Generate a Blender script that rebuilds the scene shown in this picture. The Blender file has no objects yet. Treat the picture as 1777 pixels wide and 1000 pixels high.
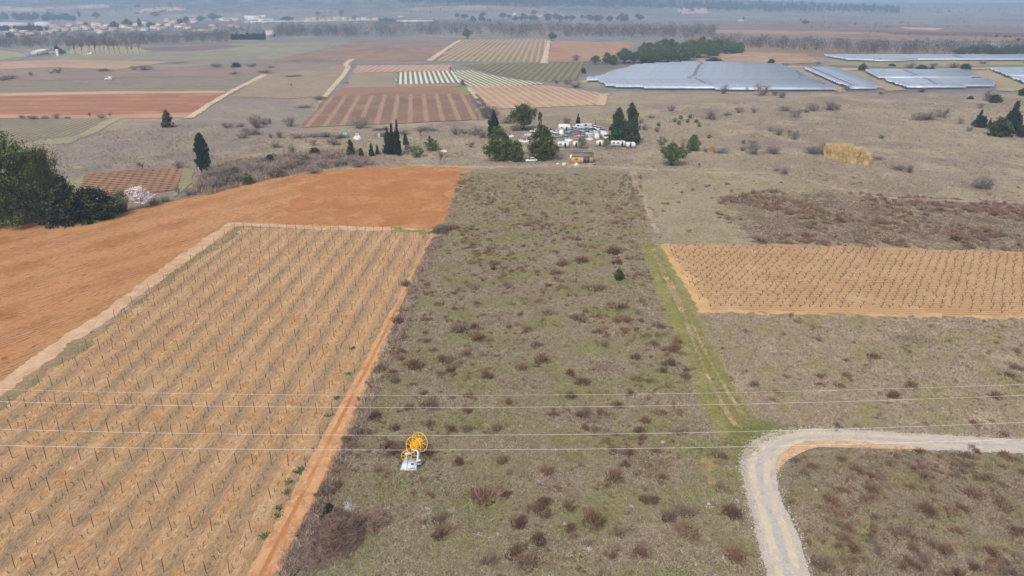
import bpy, math, random
import numpy as np
from mathutils import Vector
from mathutils.geometry import delaunay_2d_cdt

# ------------------------------------------------------------------ camera, sky, sun, exposure
SC = bpy.context.scene
COL = SC.collection
H = 50.0                       # flying height of the camera
F, CX, CY = 1200.0, 888.5, 500.0
TH = math.radians(22.55)       # pitch below the horizontal
cam = bpy.data.objects.new("camera", bpy.data.cameras.new("camera"))
COL.objects.link(cam)
cam.data.sensor_width = 36.0
cam.data.lens = 36.0 * F / 1777.0
cam.data.clip_start = 1.0
cam.data.clip_end = 40000.0
cam.location = (0, 0, H)
cam.rotation_euler = (math.radians(90) - TH, 0, 0)
SC.camera = cam

SUN_EL, SUN_AZ = math.radians(48), math.radians(205)     # behind the camera, a little to the left
w = bpy.data.worlds.new("World"); SC.world = w; w.use_nodes = True
wn = w.node_tree
bg = wn.nodes["Background"]
sky = wn.nodes.new("ShaderNodeTexSky")
sky.sky_type = 'NISHITA'; sky.sun_disc = False
sky.sun_elevation = SUN_EL; sky.sun_rotation = SUN_AZ
sky.air_density = 1.0; sky.dust_density = 6.0; sky.ozone_density = 1.0; sky.altitude = 150
hs = wn.nodes.new("ShaderNodeHueSaturation")             # an overcast sky: most of the blue is gone
hs.inputs["Saturation"].default_value = 0.35
wn.links.new(sky.outputs[0], hs.inputs["Color"])
wn.links.new(hs.outputs[0], bg.inputs[0])
bg.inputs[1].default_value = 0.13
sl = bpy.data.lights.new("sun", 'SUN'); sl.energy = 2.1; sl.angle = math.radians(11); sl.color = (1.0, 0.96, 0.9)
sun = bpy.data.objects.new("sun", sl); COL.objects.link(sun)
sv = Vector((math.cos(SUN_EL) * math.sin(SUN_AZ), math.cos(SUN_EL) * math.cos(SUN_AZ), math.sin(SUN_EL)))
sun.rotation_euler = sv.to_track_quat('Z', 'Y').to_euler()
SC.view_settings.view_transform = 'Standard'
SC.view_settings.look = 'None'
SC.view_settings.exposure = 0.35
SC.view_settings.gamma = 1.0
cy = SC.cycles
cy.max_bounces = 4; cy.diffuse_bounces = 2; cy.glossy_bounces = 2; cy.transmission_bounces = 2
cy.volume_bounces = 1; cy.transparent_max_bounces = 6

# ------------------------------------------------------------------ terrain and pixel <-> place
def sstep(t):
    t = np.clip(t, 0, 1); return t * t * (3 - 2 * t)
def hill(X, Y):
    X = np.asarray(X, float); Y = np.asarray(Y, float)
    a = X / np.maximum(Y, 1.0)
    side = 105 * (1 - sstep((a + 0.25) / 0.75)) + 34
    r = sstep((Y - 2100) / 2600)
    roll = 6 * np.sin(X / 340 + 1.3) * np.sin(Y / 410) * r
    ridge = 20 * np.exp(-((Y - 3000 - 0.15 * X) / 330) ** 2) * sstep((a + .16) / .12) * sstep((0.56 - a) / .16)
    return side * r + roll + ridge
def G(px, py):
    """the ground point seen at pixel px, py of the 1777 x 1000 photograph"""
    u = (px - CX) / F; v = (CY - py) / F
    d = np.array([u, math.cos(TH) + v * math.sin(TH), -math.sin(TH) + v * math.cos(TH)])
    if d[2] < 0:
        t = -H / d[2]
        if d[1] * t < 2000: return np.array([d[0] * t, d[1] * t, 0.0])
    lo = 1500.0; t = lo
    while t < 12000:
        p = d * t
        if H + p[2] <= float(hill(p[0], p[1])): break
        t *= 1.01
    p = d * t
    return np.array([p[0], p[1], float(hill(p[0], p[1]))])
def GP(pts): return np.array([G(x, y) for x, y in pts])
def mpp(p): return (p[1] * math.cos(TH) + (H - p[2]) * math.sin(TH)) / F      # metres per photo pixel
def scr(X, Y, Z=0.0):
    d = Y * math.cos(TH) + (H - Z) * math.sin(TH)
    v = (Y * math.sin(TH) - (H - Z) * math.cos(TH))
    return CX + F * X / d, CY - F * v / d

# ------------------------------------------------------------------ colours (photo sRGB -> albedo)
KA = 0.72
FOG = np.array([150, 165, 190.]) 
SIG = 0.00028
def lin(c):
    c = np.asarray(c, float) / 255.0
    return np.where(c <= 0.04045, c / 12.92, ((c + 0.055) / 1.055) ** 2.4)
def A(r, g, b, D=0.0, k=1.0):
    D *= 0.75
    c = lin((r, g, b))
    if D:
        T = math.exp(-SIG * D); c = np.maximum((c - (1 - T) * lin(FOG)) / T, 0.012)
    c = np.minimum(c * KA * k, 0.8)
    return (float(c[0]), float(c[1]), float(c[2]), 1.0)

# ------------------------------------------------------------------ material helpers
class NT:
    def __init__(s, name, rough=0.9, spec=0.15):
        s.m = bpy.data.materials.new(name); s.m.use_nodes = True
        s.t = s.m.node_tree; s.b = s.t.nodes["Principled BSDF"]
        s.b.inputs["Roughness"].default_value = rough
        s.b.inputs["Specular IOR Level"].default_value = spec
    def n(s, typ, **kw):
        o = s.t.nodes.new(typ)
        for k, v in kw.items(): setattr(o, k, v)
        return o
    def l(s, a, b): s.t.links.new(a, b)
    def coord(s, world=False):
        if world: return s.n("ShaderNodeNewGeometry").outputs["Position"]
        return s.n("ShaderNodeTexCoord").outputs["Object"]
    def vscale(s, vec, sc):
        o = s.n("ShaderNodeMapping"); s.l(vec, o.inputs[0]); o.inputs["Scale"].default_value = sc; return o.outputs[0]
    def noise(s, vec, scale, detail=4, rough=0.6, off=0.0, dist=0.0):
        o = s.n("ShaderNodeTexNoise"); 
        if off:
            mp = s.n("ShaderNodeMapping"); s.l(vec, mp.inputs[0]); mp.inputs["Location"].default_value = (off, off * .7, off * .3); vec = mp.outputs[0]
        s.l(vec, o.inputs["Vector"]); o.inputs["Scale"].default_value = scale
        o.inputs["Detail"].default_value = detail; o.inputs["Roughness"].default_value = rough; o.inputs["Distortion"].default_value = dist
        return o.outputs["Fac"]
    def math(s, op, a, b=None, c=None):
        o = s.n("ShaderNodeMath", operation=op)
        for i, x in enumerate((a, b, c)):
            if x is None: continue
            if isinstance(x, (int, float)): o.inputs[i].default_value = x
            else: s.l(x, o.inputs[i])
        return o.outputs[0]
    def step(s, fac, a, b):
        o = s.n("ShaderNodeMapRange", interpolation_type='SMOOTHSTEP'); s.l(fac, o.inputs[0])
        o.inputs[1].default_value = a; o.inputs[2].default_value = b; return o.outputs[0]
    def mix(s, fac, a, b, mode='MIX'):
        o = s.n("ShaderNodeMix", data_type='RGBA', blend_type=mode)
        for i, x in ((0, fac), (6, a), (7, b)):
            if isinstance(x, (tuple, list)): o.inputs[i].default_value = x
            elif isinstance(x, (int, float)): o.inputs[i].default_value = x
            else: s.l(x, o.inputs[i])
        return o.outputs[2]
    def base(s, c): 
        if isinstance(c, (tuple, list)): s.b.inputs["Base Color"].default_value = c
        else: s.l(c, s.b.inputs["Base Color"])
    def bump(s, h, strength, dist):
        o = s.n("ShaderNodeBump"); s.l(h, o.inputs["Height"]); o.inputs["Strength"].default_value = strength
        o.inputs["Distance"].default_value = dist; s.l(o.outputs[0], s.b.inputs["Normal"])

def simple(name, col, rough=0.7, spec=0.3, var=0.18, scale=2.0, metallic=0.0, world=False):
    t = NT(name, rough, spec); t.b.inputs["Metallic"].default_value = metallic
    f = t.noise(t.coord(world), scale, 5, 0.65)
    d = tuple(c * (1 - var) for c in col[:3]) + (1,); e = tuple(min(1, c * (1 + var)) for c in col[:3]) + (1,)
    t.base(t.mix(t.step(f, .3, .7), d, e)); return t.m

def leafy(name, c1, c2, rough=0.75, spec=0.15, scale=0.9):
    """leaves: two tones in clumps, a slight tint of each plant's own"""
    t = NT(name, rough, spec)
    f = t.noise(t.coord(True), scale, 4, 0.7)
    col = t.mix(t.step(f, .35, .65), c1, c2)
    oi = t.n("ShaderNodeObjectInfo").outputs["Random"]
    hsv = t.n("ShaderNodeHueSaturation"); t.l(col, hsv.inputs["Color"])
    t.l(t.math('MULTIPLY_ADD', oi, 0.5, 0.75), hsv.inputs["Value"])
    t.base(hsv.outputs[0]); return t.m

def ground_mat(name, cols, scales=(0.03, 0.25, 1.6), stripes=None, bump=0.35, fine=0.35, streak=None, fscale=3.0, cut=((.45, .6), (.48, .62), (.5, .66)), specks=None):
    """cols: base colour then patches of decreasing size; stripes: (axis, period, share, colour, wobble, noise_share)"""
    t = NT(name, 0.95, 0.05)
    co = t.coord()
    c = cols[0]
    for i, cc in enumerate(cols[1:4]):
        f = t.noise(co, scales[i], 7, 0.68, off=3.7 * i + 1.0)
        c = t.mix(t.step(f, *cut[i]), c, cc)
    if stripes:
        for (axis, period, share, scol, wob, nz) in stripes:
            sx = t.n("ShaderNodeSeparateXYZ"); t.l(co, sx.inputs[0]); x = sx.outputs[axis]
            n = t.noise(co, 0.6, 4, 0.7, off=9.0)
            x2 = t.math('ADD', x, t.math('MULTIPLY', t.math('SUBTRACT', n, 0.5), wob))
            tri = t.math('ABSOLUTE', t.math('SUBTRACT', t.math('FRACT', t.math('DIVIDE', x2, period)), 0.5))   # 0 at the stripe's middle
            m = t.math('SUBTRACT', 1.0, t.step(tri, share / 2 - 0.06, share / 2 + 0.06))
            st = t.vscale(co, (1.0, 0.16, 1.0) if axis == 0 else (0.16, 1.0, 1.0))
            n2 = t.step(t.noise(st, 0.8, 6, 0.7, off=5.0), 0.5 - nz, 0.5 + nz * .3) if nz else 1.0
            c = t.mix(t.math('MULTIPLY', m, n2), c, scol)
    fv = co
    if streak: fv = t.vscale(co, streak)
    fn = t.noise(fv, fscale, 6, 0.75, off=2.0)
    lo = 1 - fine
    g = t.n("ShaderNodeMapRange"); t.l(fn, g.inputs[0]); g.inputs[1].default_value = .3; g.inputs[2].default_value = .7
    g.inputs[3].default_value = lo; g.inputs[4].default_value = 1 + fine
    hsv = t.n("ShaderNodeHueSaturation"); t.l(c, hsv.inputs["Color"]) if not isinstance(c, tuple) else None
    if isinstance(c, tuple): hsv.inputs["Color"].default_value = c
    t.l(g.outputs[0], hsv.inputs["Value"])
    c = hsv.outputs[0]
    if specks:
        for (scol, sscale, thr, sfine) in specks:
            f = t.noise(fv if sfine else co, sscale, 3, 0.6, off=21.0 + sscale)
            c = t.mix(t.step(f, thr, thr + .06), c, scol)
    t.base(c)
    if bump: t.bump(fn, bump, 0.4)
    return t.m

# ------------------------------------------------------------------ mesh helpers
class MB:
    def __init__(s): s.v = []; s.f = []; s.k = []; s.c = 0
    def add(s, V, Fc, mi=0):
        V = np.asarray(V, float).reshape(-1, 3); Fc = np.asarray(Fc, int)
        s.v.append(V); s.f.append((Fc + s.c, np.broadcast_to(np.asarray(mi), (len(Fc),)))); s.c += len(V); return s
    def box(s, c, size, rz=0.0, mi=0, tilt=0.0, taper=1.0):
        x, y, z = [q / 2 for q in size]
        V = np.array([[-x, -y, -z], [x, -y, -z], [x, y, -z], [-x, y, -z], [-x * taper, -y * taper, z], [x * taper, -y * taper, z], [x * taper, y * taper, z], [-x * taper, y * taper, z]])
        if tilt:
            ct, st = math.cos(tilt), math.sin(tilt); V = V @ np.array([[1, 0, 0], [0, ct, -st], [0, st, ct]]).T
        if rz:
            ct, st = math.cos(rz), math.sin(rz); V = V @ np.array([[ct, -st, 0], [st, ct, 0], [0, 0, 1]]).T
        return s.add(V + np.asarray(c, float), [[0, 3, 2, 1], [4, 5, 6, 7], [0, 1, 5, 4], [1, 2, 6, 5], [2, 3, 7, 6], [3, 0, 4, 7]], mi)
    def tube(s, pts, rad, sides=6, mi=0, closed=False, caps=True):
        P = np.asarray(pts, float); n = len(P)
        R = np.broadcast_to(np.asarray(rad, float), (n,))
        T = np.gradient(P, axis=0) if not closed else np.roll(P, -1, 0) - np.roll(P, 1, 0)
        T /= np.linalg.norm(T, axis=1)[:, None] + 1e-12
        up = np.array([0, 0, 1.0]) if abs(T[:, 2]).mean() < 0.8 else np.array([0, 1.0, 0])
        U = np.cross(T, up); U /= np.linalg.norm(U, axis=1)[:, None] + 1e-12; W = np.cross(T, U)
        a = np.arange(sides) * 2 * math.pi / sides
        V = P[:, None] + R[:, None, None] * (np.cos(a)[None, :, None] * U[:, None] + np.sin(a)[None, :, None] * W[:, None])
        fs = []
        m = n if closed else n - 1
        for i in range(m):
            j = (i + 1) % n
            for q in range(sides):
                fs.append([i * sides + q, i * sides + (q + 1) % sides, j * sides + (q + 1) % sides, j * sides + q])
        s.add(V, fs, mi)
        return s
    def ribbons(s, P0, P1, w0, w1, rng, mi=0):
        P0 = np.asarray(P0, float); P1 = np.asarray(P1, float); n = len(P0)
        D = P1 - P0; S = np.cross(D, rng.normal(size=(n, 3))); S /= np.linalg.norm(S, axis=1)[:, None] + 1e-9
        w0 = np.broadcast_to(w0, (n,))[:, None]; w1 = np.broadcast_to(w1, (n,))[:, None]
        V = np.stack([P0 - S * w0, P0 + S * w0, P1 + S * w1, P1 - S * w1], 1)
        return s.add(V, np.arange(4 * n).reshape(n, 4), mi)
    def leaves(s, C, size, rng, mi=0, flat=0.0, aspect=0.6):
        C = np.asarray(C, float); n = len(C)
        U = rng.normal(size=(n, 3)); U[:, 2] *= (1 - flat); U /= np.linalg.norm(U, axis=1)[:, None]
        W = np.cross(U, rng.normal(size=(n, 3))); W /= np.linalg.norm(W, axis=1)[:, None] + 1e-9
        sz = (np.asarray(size) * rng.uniform(.6, 1.4, n))[:, None]
        V = np.stack([C - U * sz, C + W * sz * aspect, C + U * sz, C - W * sz * aspect], 1)
        return s.add(V, np.arange(4 * n).reshape(n, 4), mi)
    def mesh(s, name, mats, smooth=False):
        me = bpy.data.meshes.new(name)
        V = np.concatenate(s.v); me.vertices.add(len(V)); me.vertices.foreach_set("co", V.astype(np.float32).ravel())
        loops = np.concatenate([f.ravel() for f, _ in s.f]); tot = np.concatenate([np.full(len(f), f.shape[1]) for f, _ in s.f])
        mi = np.concatenate([k for _, k in s.f])
        me.loops.add(len(loops)); me.loops.foreach_set("vertex_index", loops.astype(np.int32))
        me.polygons.add(len(tot)); me.polygons.foreach_set("loop_start", np.concatenate([[0], np.cumsum(tot)[:-1]]).astype(np.int32))
        for m in mats: me.materials.append(m)
        me.polygons.foreach_set("material_index", mi.astype(np.int32))
        if smooth: me.polygons.foreach_set("use_smooth", np.ones(len(tot), bool))
        me.update(calc_edges=True)
        return me
def link(name, me, parent=None, loc=None):
    o = bpy.data.objects.new(name, me); COL.objects.link(o)
    if parent: o.parent = parent
    if loc is not None: o.location = [float(q) for q in loc]
    return o
def part(name, mb, mats, parent, smooth=False):
    return link(name, mb.mesh(name, mats if isinstance(mats, list) else [mats], smooth), parent)
def tag(o, label=None, cat=None, group=None, kind=None):
    if label: o["label"] = label
    if cat: o["category"] = cat
    if group: o["group"] = group
    if kind: o["kind"] = kind
    return o
def root(name, loc, label, cat, group=None, rz=0.0):
    o = link(name, None, None, loc); o.rotation_euler = (0, 0, rz); return tag(o, label, cat, group)
def dup(src, loc, rz=0.0, sc=None, label=None, group=None):
    """a copy of a thing, its parts and their parts"""
    def rec(o, par):
        c = o.copy(); COL.objects.link(c)
        if par: c.parent = par
        for ch in KIDS.get(o.name, ()): rec(ch, c)
        return c
    c = rec(src, None); c.location = [float(q) for q in loc]; c.rotation_euler = (0, 0, rz)
    if sc is not None: c.scale = sc
    if label: c["label"] = label
    if group: c["group"] = group
    return c
KIDS = {}
def remember(o):
    KIDS[o.name] = list(o.children)
    for ch in o.children: remember(ch)

def jag(P, step, amp, seed, closed=True):
    """a ragged version of the outline P (n,2)"""
    rng = np.random.default_rng(seed); out = []
    n = len(P)
    for i in range(n if closed else n - 1):
        a, b = P[i], P[(i + 1) % n]; L = np.linalg.norm(b - a); k = max(1, min(600, int(L / step)))
        t = np.arange(k) / k
        nrm = np.array([-(b - a)[1], (b - a)[0]]) / (L + 1e-9)
        d = np.zeros(k)
        for lam, am in ((step * 1.0, .5), (step * 4, .7), (step * 16, 1.0)):
            m = max(2, int(L / lam) + 2); d += am * np.interp(t * (m - 1), np.arange(m), rng.normal(size=m))
        d *= amp * np.minimum(1, np.minimum(t, 1 - t) * L / (4 * step) + .15)
        out.append(a + t[:, None] * (b - a) + d[:, None] * nrm)
    return np.concatenate(out)
LAYER = [0]
def sheet(name, px, mat, rot=0.0, step=None, amp=None, seed=1, world=False, layer=None):
    """a patch of ground cover, laid 4 mm above the one before it"""
    P = np.asarray(px, float)[:, :2] if world else GP(px)[:, :2]
    D = float(np.mean(P[:, 1]))
    step = step or max(0.35, D / 500); amp = step * 0.5 if amp is None else amp
    if amp: P = jag(P, step, amp, seed + len(name))
    c, s_ = math.cos(-rot), math.sin(-rot)
    L = P @ np.array([[c, -s_], [s_, c]]).T
    LAYER[0] += 1
    me = bpy.data.meshes.new(name)
    n = len(L)
    r = delaunay_2d_cdt([Vector((float(x), float(y))) for x, y in L], [(i, (i + 1) % n) for i in range(n)], [], 1, 1e-4)
    me.from_pydata([(q.x, q.y, 0.0) for q in r[0]], [], r[2])
    me.update()
    nz = np.zeros(len(me.polygons) * 3); me.polygons.foreach_get("normal", nz)
    if nz[2::3].sum() < 0: me.flip_normals()
    me.materials.append(mat)
    o = link(name, me); o.rotation_euler = (0, 0, rot); o.location = (0, 0, 0.004 * LAYER[0])
    return tag(o, kind='structure')
def spline(pts, n=12):
    P = np.asarray(pts, float); out = []
    Q = np.vstack([2 * P[0] - P[1], P, 2 * P[-1] - P[-2]])
    for i in range(1, len(Q) - 2):
        t = (np.arange(n) / n)[:, None]
        a, b, c, d = Q[i - 1], Q[i], Q[i + 1], Q[i + 2]
        out.append(.5 * (2 * b + (c - a) * t + (2 * a - 5 * b + 4 * c - d) * t * t + (3 * b - a - 3 * c + d) * t ** 3))
    out.append(P[-1:]); return np.concatenate(out)
def band(px, widths):
    """outline (world) of a path along photo points px with widths in metres"""
    P = spline(GP(px)[:, :2], 10); W = np.interp(np.linspace(0, 1, len(P)), np.linspace(0, 1, len(widths)), widths)
    T = np.gradient(P, axis=0); T /= np.linalg.norm(T, axis=1)[:, None]; N = np.stack([-T[:, 1], T[:, 0]], 1)
    return np.vstack([P + N * W[:, None] / 2, (P - N * W[:, None] / 2)[::-1]])
def inside(P, poly):
    x, y = P[:, 0], P[:, 1]; r = np.zeros(len(P), bool); n = len(poly); j = n - 1
    for i in range(n):
        xi, yi = poly[i]; xj, yj = poly[j]
        with np.errstate(divide='ignore', invalid='ignore'):
            r ^= ((yi > y) != (yj > y)) & (x < (xj - xi) * (y - yi) / (yj - yi + 1e-12) + xi)
        j = i
    return r
def blob(P, lam, seed):
    """smooth random field over the ground, about -1..1"""
    rng = np.random.default_rng(seed); r = np.zeros(len(P))
    for _ in range(9):
        a = rng.uniform(0, 6.28); k = 6.28 / (lam * rng.uniform(.5, 1.6)); r += np.sin(P[:, 0] * math.cos(a) * k + P[:, 1] * math.sin(a) * k + rng.uniform(0, 6.28))
    return r / 3.6
# ================================================================== THE GROUND
ROWROT = -0.0455                        # the vineyard's rows run almost straight away from the camera
def far_ground():
    xs = np.concatenate([np.linspace(-9000, -3000, 20), np.linspace(-2900, 2900, 90), np.linspace(3000, 9000, 20)])
    ys = np.concatenate([[-400, 0, 200, 500, 1000, 1500], np.linspace(1800, 5200, 70), np.linspace(5400, 12000, 16)])
    X, Y = np.meshgrid(xs, ys); Z = hill(X, Y)
    n, m = X.shape
    idx = np.arange(n * m).reshape(n, m)
    Fq = np.stack([idx[:-1, :-1], idx[:-1, 1:], idx[1:, 1:], idx[1:, :-1]], -1).reshape(-1, 4)
    mb = MB(); mb.add(np.stack([X, Y, Z], -1), Fq)
    t = NT("plain", 0.95, 0.05); co = t.coord()
    c = A(137, 139, 142, 900)
    f1 = t.step(t.noise(t.vscale(co, (1, 1.0, 1)), 0.0022, 6, .6), .45, .6); c = t.mix(f1, c, A(122, 121, 129, 900))
    f2 = t.step(t.noise(co, 0.006, 6, .65, off=7), .5, .62); c = t.mix(f2, c, A(154, 145, 138, 900))
    f3 = t.step(t.noise(co, 0.02, 8, .75, off=13), .54, .66); c = t.mix(f3, c, A(112, 108, 108, 900))
    f4 = t.step(t.noise(co, 0.009, 4, .6, off=29), .6, .7); c = t.mix(f4, c, A(134, 140, 116, 900))
    # maquis on the hills
    sx = t.n("ShaderNodeSeparateXYZ"); t.l(co, sx.inputs[0])
    hm = t.step(sx.outputs[2], 4.0, 40.0)
    f5 = t.math('MULTIPLY', hm, t.step(t.noise(co, 0.012, 9, .8, off=41), .42, .56)); c = t.mix(f5, c, A(92, 106, 104, 1500))
    t.base(c)
    return tag(link("ground", mb.mesh("ground", [t.m])), kind='structure')
far_ground()

# --- rough pasture between the fields (beyond the red field) and the plain's nearer plots
M_steppe = ground_mat("steppe", [A(160, 145, 127), A(146, 128, 118), A(172, 158, 134), A(138, 130, 108)], (0.012, 0.05, 0.35), bump=.5, fine=.32, fscale=1.4, streak=(1, .8, 1),
                      specks=[(A(112, 96, 88), 0.7, .63, False)])
sheet("pasture", [(-1200, 330), (-900, 250), (-600, 205), (0, 208), (330, 200), (460, 130), (560, 168), (760, 190), (1000, 185), (1060, 158), (1500, 162), (2300, 166), (2900, 250), (3400, 700), (3400, 1700), (-2500, 1700)], M_steppe, seed=3)
M_greyp = ground_mat("grey_pasture", [A(150, 137, 129), A(140, 126, 122), A(160, 147, 130), A(130, 126, 110)], (0.015, 0.07, 0.4), bump=.5, fine=.25, fscale=1.2)
sheet("grey_pasture", [(100, 250), (330, 204), (456, 132), (560, 168), (522, 222), (400, 270), (330, 330), (180, 345), (60, 330)], M_greyp, seed=4)

# --- the near meadow: grey-green grass with violet-brown dead stalks
M_meadow = ground_mat("meadow", [A(150, 138, 116), A(146, 128, 115), A(126, 124, 84), A(158, 148, 126)], (0.04, 0.1, 0.7), bump=.7, fine=.38, fscale=2.6,
                      cut=((.44, .6), (.5, .62), (.52, .64)), specks=[(A(126, 126, 80), 0.45, .62, False), (A(190, 180, 160), 6.0, .71, False), (A(84, 70, 62), 3.2, .62, False)])
MEADOW = [(817, 296), (1000, 292), (1120, 300), (1132, 430), (1260, 436), (1800, 448), (2500, 460), (2900, 800), (3000, 1700), (0, 1700), (440, 1040), (752, 398)]
sheet("meadow", MEADOW, M_meadow, seed=5)
M_heath = ground_mat("heath", [A(132, 117, 101), A(116, 96, 86), A(142, 128, 110), A(122, 108, 90)], (0.05, 0.13, 0.7), bump=.6, fine=.34, fscale=2.0, cut=((.42, .56), (.5, .62), (.5, .62)))
HEATH = [(1225, 345), (1330, 330), (1480, 338), (1700, 350), (2000, 360), (2100, 445), (1777, 436), (1500, 428), (1330, 424), (1270, 395)]
sheet("heath_ground", HEATH, M_heath, amp=2.0, seed=6)
M_straw = ground_mat("straw_grass", [A(166, 152, 128), A(154, 140, 118), A(150, 142, 104), A(176, 164, 140)], (0.04, 0.14, 0.8), bump=.6, fine=.3, fscale=2.0)
sheet("dry_grass", [(1100, 300), (1300, 302), (1500, 320), (1420, 335), (1260, 345), (1290, 400), (1250, 420), (1150, 412), (1120, 360)], M_straw, amp=1.6, seed=7)

# --- ploughed red field
M_red = ground_mat("ploughed_red_soil", [A(194, 141, 99), A(203, 154, 113), A(180, 125, 83), A(206, 160, 122)], (0.03, 0.08, 0.5), bump=1.0, fine=.27, fscale=3.2, streak=(.22, 1.0, 1), cut=((.42, .6), (.5, .66), (.55, .7)),
                   stripes=[(1, .95, .4, A(184, 126, 80), 1.2, .05), (1, 11, .4, A(206, 152, 106), 9, .2)], specks=[(A(140, 88, 58), 2.2, .62, True), (A(216, 168, 132), 3.4, .66, False)])
RED = [(-700, 470), (-200, 412), (0, 393), (130, 380), (250, 360), (330, 344), (400, 325), (480, 309), (560, 297), (640, 291.5), (700, 290.5), (817, 293), (811, 312), (790, 345), (770, 378), (755, 400), (690, 396), (400, 388), (385, 396), (0, 672), (-300, 889), (-900, 1000)]
sheet("ploughed_red_field", RED, M_red, rot=math.radians(58), seed=8)
M_red2 = ground_mat("wet_red_soil", [A(194, 135, 91), A(186, 126, 82), A(202, 148, 105), A(180, 119, 77)], (0.05, 0.12, 0.6), bump=.9, fine=.16, fscale=3.0, streak=(1.0, .3, 1))
sheet("dark_red_soil", [(520, 306), (560, 299), (640, 293), (700, 292), (812, 295), (806, 313), (786, 345), (766, 380), (752, 394), (690, 393), (560, 390), (470, 386), (500, 350)], M_red2, step=2.0, amp=2.6, seed=9)
# --- pale headland strip, weedy strip, vineyard soil
M_pale = ground_mat("pale_soil", [A(206, 170, 138), A(196, 158, 124), A(214, 184, 154)], (0.08, 0.5, 2), bump=.3, fine=.12)
sheet("headland_strip", [(398, 386), (560, 392), (692, 395), (752, 398), (745, 408), (690, 402), (560, 399), (412, 392), (0, 690), (-320, 912), (-300, 880), (0, 664), (390, 390)], M_pale, amp=.25, seed=10)
M_vine = ground_mat("vineyard_soil", [A(202, 163, 122), A(208, 172, 134), A(196, 150, 106), A(216, 184, 148)], (0.06, 0.3, 1.4), bump=.8, fine=.3, fscale=3.2, streak=(1, .3, 1),
                    stripes=[(0, 4.14, .5, A(190, 155, 120), 1.6, .3), (0, 2.07, .2, A(190, 152, 116), .8, .2), (0, 4.14, .3, A(174, 145, 115), 1.8, .12)],
                    specks=[(A(222, 202, 174), 4.5, .66, False), (A(110, 88, 72), 3.0, .66, False)])
VINE = [(402, 394), (560, 399), (690, 402), (744, 408), (735, 432), (600, 690), (430, 1000), (330, 1180), (150, 1500), (-900, 1500), (-330, 940), (0, 708)]
sheet("vineyard_soil", VINE, M_vine, rot=ROWROT, seed=11)
M_weed = ground_mat("weeds", [A(166, 140, 110), A(152, 132, 102), A(140, 130, 92), A(176, 150, 120)], (0.04, 0.2, 1.2), bump=.6, fine=.3)
sheet("weedy_strip", [(408, 394), (424, 396), (300, 484), (190, 566), (80, 652), (0, 714), (-330, 942), (-330, 922), (0, 692), (200, 548)], M_weed, amp=.5, seed=12)
M_grn = ground_mat("green_grass", [A(154, 148, 96), A(144, 140, 82), A(166, 156, 112), A(134, 130, 82)], (0.08, 0.3, 1.6), bump=.7, fine=.32, fscale=3)
sheet("grass_verge", [(676, 396), (748, 399), (742, 412), (728, 412), (712, 404), (680, 402)], M_grn, amp=.9, seed=13)
# --- red track right of the vineyard and its violet weeds
M_track = ground_mat("red_track", [A(206, 158, 116), A(212, 168, 128), A(194, 142, 100), A(216, 178, 142)], (0.08, 0.4, 1.6), bump=.35, fine=.13, streak=(1, .3, 1), stripes=[(0, 1.7, .3, A(186, 128, 84), .3, .15)])
TRACK = np.vstack([spline([(748, 404), (728, 446), (668, 560), (595, 695), (520, 830), (425, 1003), (340, 1150)]), spline([(760, 400), (738, 446), (690, 545), (636, 690), (570, 820), (482, 1003), (410, 1150)])[::-1]])
M_dead = ground_mat("dead_weeds", [A(142, 120, 112), A(124, 102, 96), A(150, 134, 118), A(108, 88, 80)], (0.08, 0.3, 1.4), bump=.7, fine=.34)
sheet("dead_weed_strip", [(762, 402), (772, 402), (752, 470), (712, 560), (668, 690), (625, 800), (575, 920), (530, 1010), (440, 1150), (400, 1150), (478, 1003), (566, 820), (632, 690), (688, 545), (736, 446)], M_dead, amp=.7, seed=14)
sheet("red_track", TRACK, M_track, rot=ROWROT - .01, amp=.16, seed=15)
# --- vineyard at the right
M_tan = ground_mat("tan_soil", [A(190, 152, 112), A(178, 140, 102), A(198, 164, 126), A(170, 138, 104)], (0.05, 0.16, .9), bump=.4, fine=.14, fscale=3, streak=(.2, 1, 1),
                   stripes=[(1, .9, .3, A(204, 170, 130), .3, .25)], specks=[(A(150, 122, 88), 2.2, .66, False)])
TAN = [(1138, 423), (1300, 425), (1500, 430), (1777, 438), (2200, 448), (2300, 566), (1777, 553), (1500, 547), (1200, 541), (1180, 510), (1160, 470), (1146, 440)]
sheet("tan_vineyard_soil", TAN, M_tan, rot=-0.03, amp=.35, seed=16)
sheet("bare_headland", [(1146, 428), (1172, 432), (1186, 470), (1212, 510), (1224, 538), (1400, 544.5), (1777, 550.5), (1777, 554), (1500, 548), (1200, 541), (1180, 510), (1160, 470)],
      ground_mat("bare_tan", [A(214, 176, 130), A(204, 164, 118), A(196, 162, 112)], (0.07, .4, 1.5), bump=.3, fine=.12), amp=.8, seed=17)
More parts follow.
